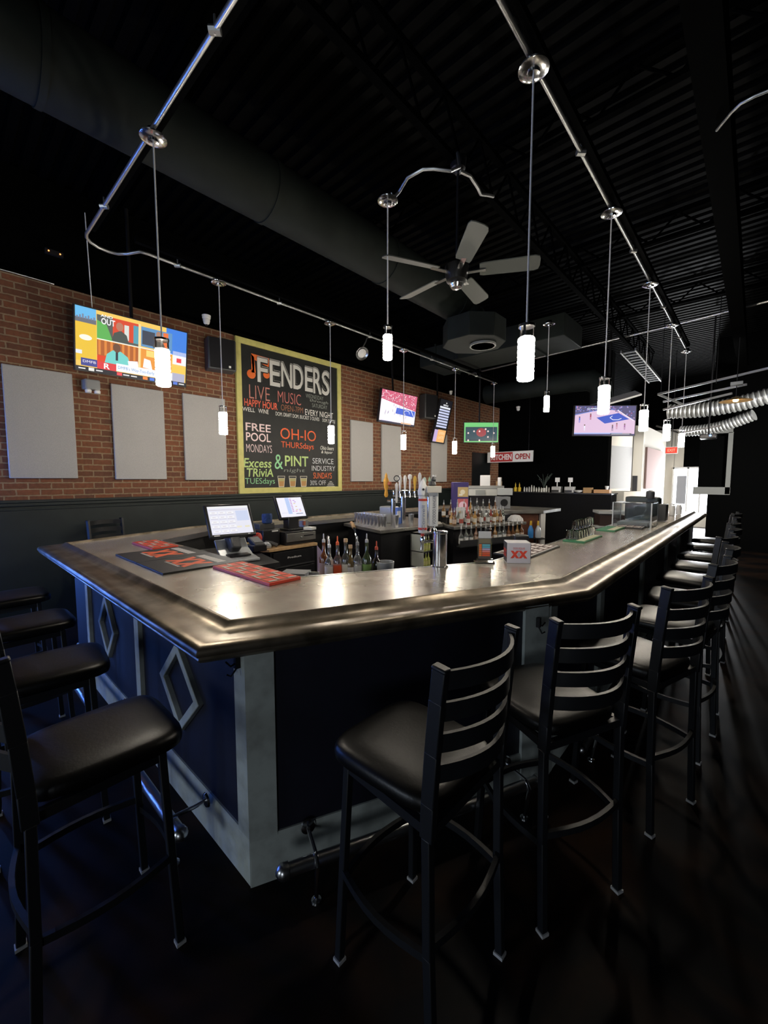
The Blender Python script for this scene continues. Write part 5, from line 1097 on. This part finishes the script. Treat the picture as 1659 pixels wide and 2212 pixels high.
# napkin box with XX, tent rack, black holder
e = empty('napkin_box', (-1.32, 2.86, 1.07), 'silver-white cube box with a red double X on its front', 'napkin box')
nb = V((-1.285, 2.885, 1.145)); ang = math.atan2(.58, .82); Mn = Matrix.Rotation(ang, 3, 'Z')
MB().box(nb, (.165, .15, .15), M=Mn).build('body', mat('silver_card', (.62, .62, .66), .35), e, bevel=.003)
cv = Canvas(nb + Mn @ V((-.0825, -.0755, -.075)), Mn @ V((1, 0, 0)), (0, 0, 1)); cv.rect(.002, .002, .161, .146, (.60, .59, .66), 0); xx_mark(cv, .083, .065, .115, .055, (.72, .06, .03), 2); cv.poly([(.083, .048), (.094, .065), (.083, .082), (.072, .065)], (.45, .44, .50), 5); cv.text('DOS EQUIS', .042, .100, .124, .117, (.6, .12, .12), 3, .01); cv.build('emblem', None, e)
cv = Canvas(nb + Mn @ V((-.0830, .075, -.075)), Mn @ V((0, -1, 0)), (0, 0, 1)); cv.rect(.004, .004, .142, .142, (.04, .04, .045), 0); xx_mark(cv, .075, .07, .12, .06, (.6, .05, .03), 2); cv.build('side_emblem', None, e)
MB().box(nb + Mn @ V((.0835, 0, .0)), (.004, .14, .15), M=Mn).build('side_panel', DGREY, e); MB().box(nb + Mn @ V((.084, -.045, .05)), (.006, .022, .022), M=Mn).build('side_label', WHITE, e)
e = empty('menu_holder', (-1.42, 2.68, 1.07), 'clear upright menu holder with a colourful drink card', 'menu holder')
hb = V((-1.44, 2.68, 1.07)); Mh = Matrix.Rotation(math.atan2(.60, .80), 3, 'Z')
MB().box(hb+V((0, 0, .125)), (.10, .012, .25), M=Mh).box(hb+V((0, 0, .005)), (.14, .08, .01), M=Mh).box(hb+Mh @ V((0, -.03, .02)), (.12, .006, .03), M=Mh).build('holder', ACRYL, e)
cv = Canvas(hb + Mh @ V((-.045, -.0075, .03)), Mh @ V((1, 0, 0)), (0, 0, 1)); cv.rect(0, 0, .09, .15, (.10, .08, .07), 0); cv.rect(.004, .115, .082, .032, (.18, .16, .10), 1); cv.rect(0, .152, .09, .05, (.5, .52, .53), 0)
for k, c_ in enumerate([(.12, .5, .6), (.12, .45, .6), (.5, .4, .6), (.75, .25, .25), (.75, .12, .04), (.75, .1, .03)]): cv.rect(.028, .095-k*.015, .056, .012, c_, 2); cv.rect(.006, .095-k*.015, .018, .012, (.75, .2, .04), 2)
cv.build('drink_card', None, e)
e = tag(MB().box((-1.36, 3.12, 1.155), (.11, .09, .165), rz=ang).build('straw_holder', PLASTIC, bevel=.008), 'tall black caddy standing behind the double X box', 'caddy')
# clear display case with dark device
e = empty('display_case', (-1.15, 6.1, 1.07), 'clear acrylic display case standing on the long side of the bar', 'display case')
q = MB()
for (c_, d_) in (((-1.15, 5.98, 1.22), (.44, .008, .30)), ((-1.15, 6.40, 1.22), (.44, .008, .30)), ((-1.365, 6.19, 1.22), (.008, .42, .30)), ((-.935, 6.19, 1.22), (.008, .42, .30)), ((-1.15, 6.19, 1.374), (.44, .43, .008))): q.box(c_, d_)
q.build('case_panel', ACRYL, e)
q = MB()
for x, y in ((-1.365, 5.98), (-.935, 5.98), (-.935, 6.40), (-1.365, 6.40)): q.box((x, y, 1.225), (.014, .014, .31))
q.build('case_edge', mat('edge_grey', (.45, .47, .47), .3), e)
MB().box((-1.15, 6.19, 1.10), (.34, .3, .05)).build('case_tray', mat('edge_grey', (.45, .47, .47), .3), e)
e = empty('serving_machine', (-1.2, 7.3, 1.07), 'dark bulky machine standing on the bar behind the clear case', 'machine')
MB().box((-1.22, 7.1, 1.25), (.42, .3, .34)).box((-1.12, 7.0, 1.46), (.10, .12, .1)).build('body', mat('dark_green_plastic', (.03, .04, .038), .4), e, bevel=.02)
MB().lathe([(.04, 0), (.05, .02), (.05, .1), (.02, .12)], (-1.1, 6.88, 1.40), 14).build('knob', DGREY, e); MB().box((-.98, 7.1, 1.2), (.12, .2, .24)).build('side_hopper', DGREY, e, bevel=.01)
for i, (x, y) in enumerate(((-1.15, 8.0), (-1.0, 8.25), (-.95, 8.6), (-1.2, 8.5), (-1.08, 8.9))):
    tag(MB().lathe([(.035, 0), (.04, .005), (.045, .12), (.03, .16), (.03, .17)], (x, y, 1.072), 14).build('glass_jar', mat('white_jar', (.7, .7, .7), .2, coat=.5)), ['pale jar nearest on the far end of the bar', 'second pale jar on the far end of the bar', 'pale jar beside the rail at the far end', 'pale jar on the inner side at the far end', 'farthest pale jar on the bar'][i], 'jar', 'pale jars at the far bar end')
# server stand left of case
e = empty('host_stand', (-2.15, 8.7, 0), 'pale-topped dark service stand left of the clear display case', 'stand')
MB().box((-2.05, 8.75, 1.05), (.5, .45, .05), rz=.5).build('top', mat('edge_grey', (.45, .47, .47), .3), e, bevel=.004)
MB().box((-2.05, 8.75, .5), (.44, .4, 1.0), rz=.5).build('body', mat('dark_brown_laminate', (.03, .015, .012), .5), e); MB().box((-2.05, 8.55, .78), (.46, .3, .03), rz=.5).build('shelf', mat('edge_grey', (.45, .47, .47), .3), e)
tag(MB().box((-2.62, 12.60, 1.05), (.42, .9, .60), rz=R(-14)).box((-2.62, 12.60, .37), (.40, .88, .74), rz=R(-14)).build('white_booth', MORTARW), 'white painted booth block before the cream wall at the far end', 'booth')

# ------------------------------------------------------------------ light
def area(name, loc, rot, size, size_y, power, col, spread=180):
    l = bpy.data.lights.new(name, 'AREA'); l.shape = 'RECTANGLE'; l.size = size; l.size_y = size_y; l.energy = power; l.color = col; l.spread = R(spread)
    o = bpy.data.objects.new(name, l); C.objects.link(o); o.location = loc; o.rotation_euler = rot
    return o
area('daylight_entrance', (-1.65, 18.6, 1.35), (R(-90), 0, 0), 1.1, 1.5, 900, (.95, .97, 1.0))
area('daylight_fill_side', (5.9, 14.6, 1.7), (0, R(84), 0), 1.8, 3.2, 330, (.95, .97, 1.0), 110)  # unseen side light added to brighten the far cream walls
o_ = area('daylight_fill_right', (5.86, 7.9, 1.8), (0, 0, 0), 1.8, 2.6, 170, (1.0, .97, .92), 50)  # unseen light added and aimed at the far cream wall and panel
o_.rotation_euler = V((-8.8, 6.2, .06)).to_track_quat('-Z', 'Y').to_euler()
area('daylight_outside', (-1.6, 20, 2.0), (R(90), 0, 0), 3, 3, 900, (.95, .97, 1.0))
# blue tubes added out of view, standing for an unseen blue source
BN = mat('added_blue_glow', (.1, .25, 1), .4, emit=95, ecol=(.10, .26, 1.))
for y, lab in ((-.35, 'tall added blue light tube on the brick wall, nearest the bar'), (-.9, 'second tall added blue light tube from the bar on the brick wall'), (-1.6, 'third tall added blue light tube from the bar on the brick wall'), (-2.4, 'tall added blue light tube on the brick wall, farthest from the bar')):
    e = empty('added_blue_tube', (-5.9, y, 1.2), lab, 'added light', 'added blue light tubes')
    MB().tube([(-5.9, y, .45), (-5.9, y, 2.2)], .022, 10).build('tube', BN, e)
    MB().box((-5.945, y, 1.32), (.06, .06, 1.85)).build('backing', PLASTIC, e)
area('window_front_left', (-2.8, -5.9, 1.7), (R(90), 0, 0), 1.6, 1.6, 85, (.75, .86, 1.0))  # unseen cool fill added behind the view for the left kickboard
area('window_front', (3.0, -5.9, 2.0), (R(90), 0, 0), 2.4, 1.8, 75, (.85, .92, 1.0))  # unseen fill added behind the view for the angled bar front

for n_, c_, d_, ax in ((2, (-2.8, -5.97, 1.7), (1.7, 1.7), 'y'), (3, (3.0, -5.97, 2.0), (2.5, 1.9), 'y'), (4, (5.97, 14.6, 1.75), (3.3, 1.9), 'x'), (5, (5.99, 7.9, 1.8), (2.8, 2.0), 'x')):  # window frames added around the four unseen fill lights
    q = MB()
    for k in (-1, 0, 1):
        dx = k*d_[0]/2
        q.box((c_[0] + (dx if ax == 'y' else 0), c_[1] + (dx if ax == 'x' else 0), c_[2]), (.05, .05, d_[1]+.05))
        q.box((c_[0], c_[1], c_[2] + k*d_[1]/2), ((d_[0]+.05, .05, .05) if ax == 'y' else (.05, d_[0]+.05, .05)))
    struct(q.build('window_%d' % n_, WHITE))
w = bpy.data.worlds.new('world'); bpy.context.scene.world = w; w.use_nodes = True
w.node_tree.nodes['Background'].inputs[0].default_value = (.55, .65, .8, 1); w.node_tree.nodes['Background'].inputs[1].default_value = .004

# ------------------------------------------------------------------ camera
A = math.atan(800/882); th = math.atan(71/882)
cd_ = bpy.data.cameras.new('camera'); co = bpy.data.objects.new('camera', cd_); C.objects.link(co)
cd_.sensor_fit = 'VERTICAL'; cd_.sensor_height = 36; cd_.lens = 882/2212*36; cd_.clip_start = .02; cd_.clip_end = 100
co.location = (0, 0, 1.68); co.rotation_euler = (math.pi/2 - th, 0, A)
sc = bpy.context.scene; sc.camera = co
sc.view_settings.view_transform = 'Standard'; sc.view_settings.look = 'None'; sc.view_settings.exposure = 0; sc.view_settings.gamma = 1
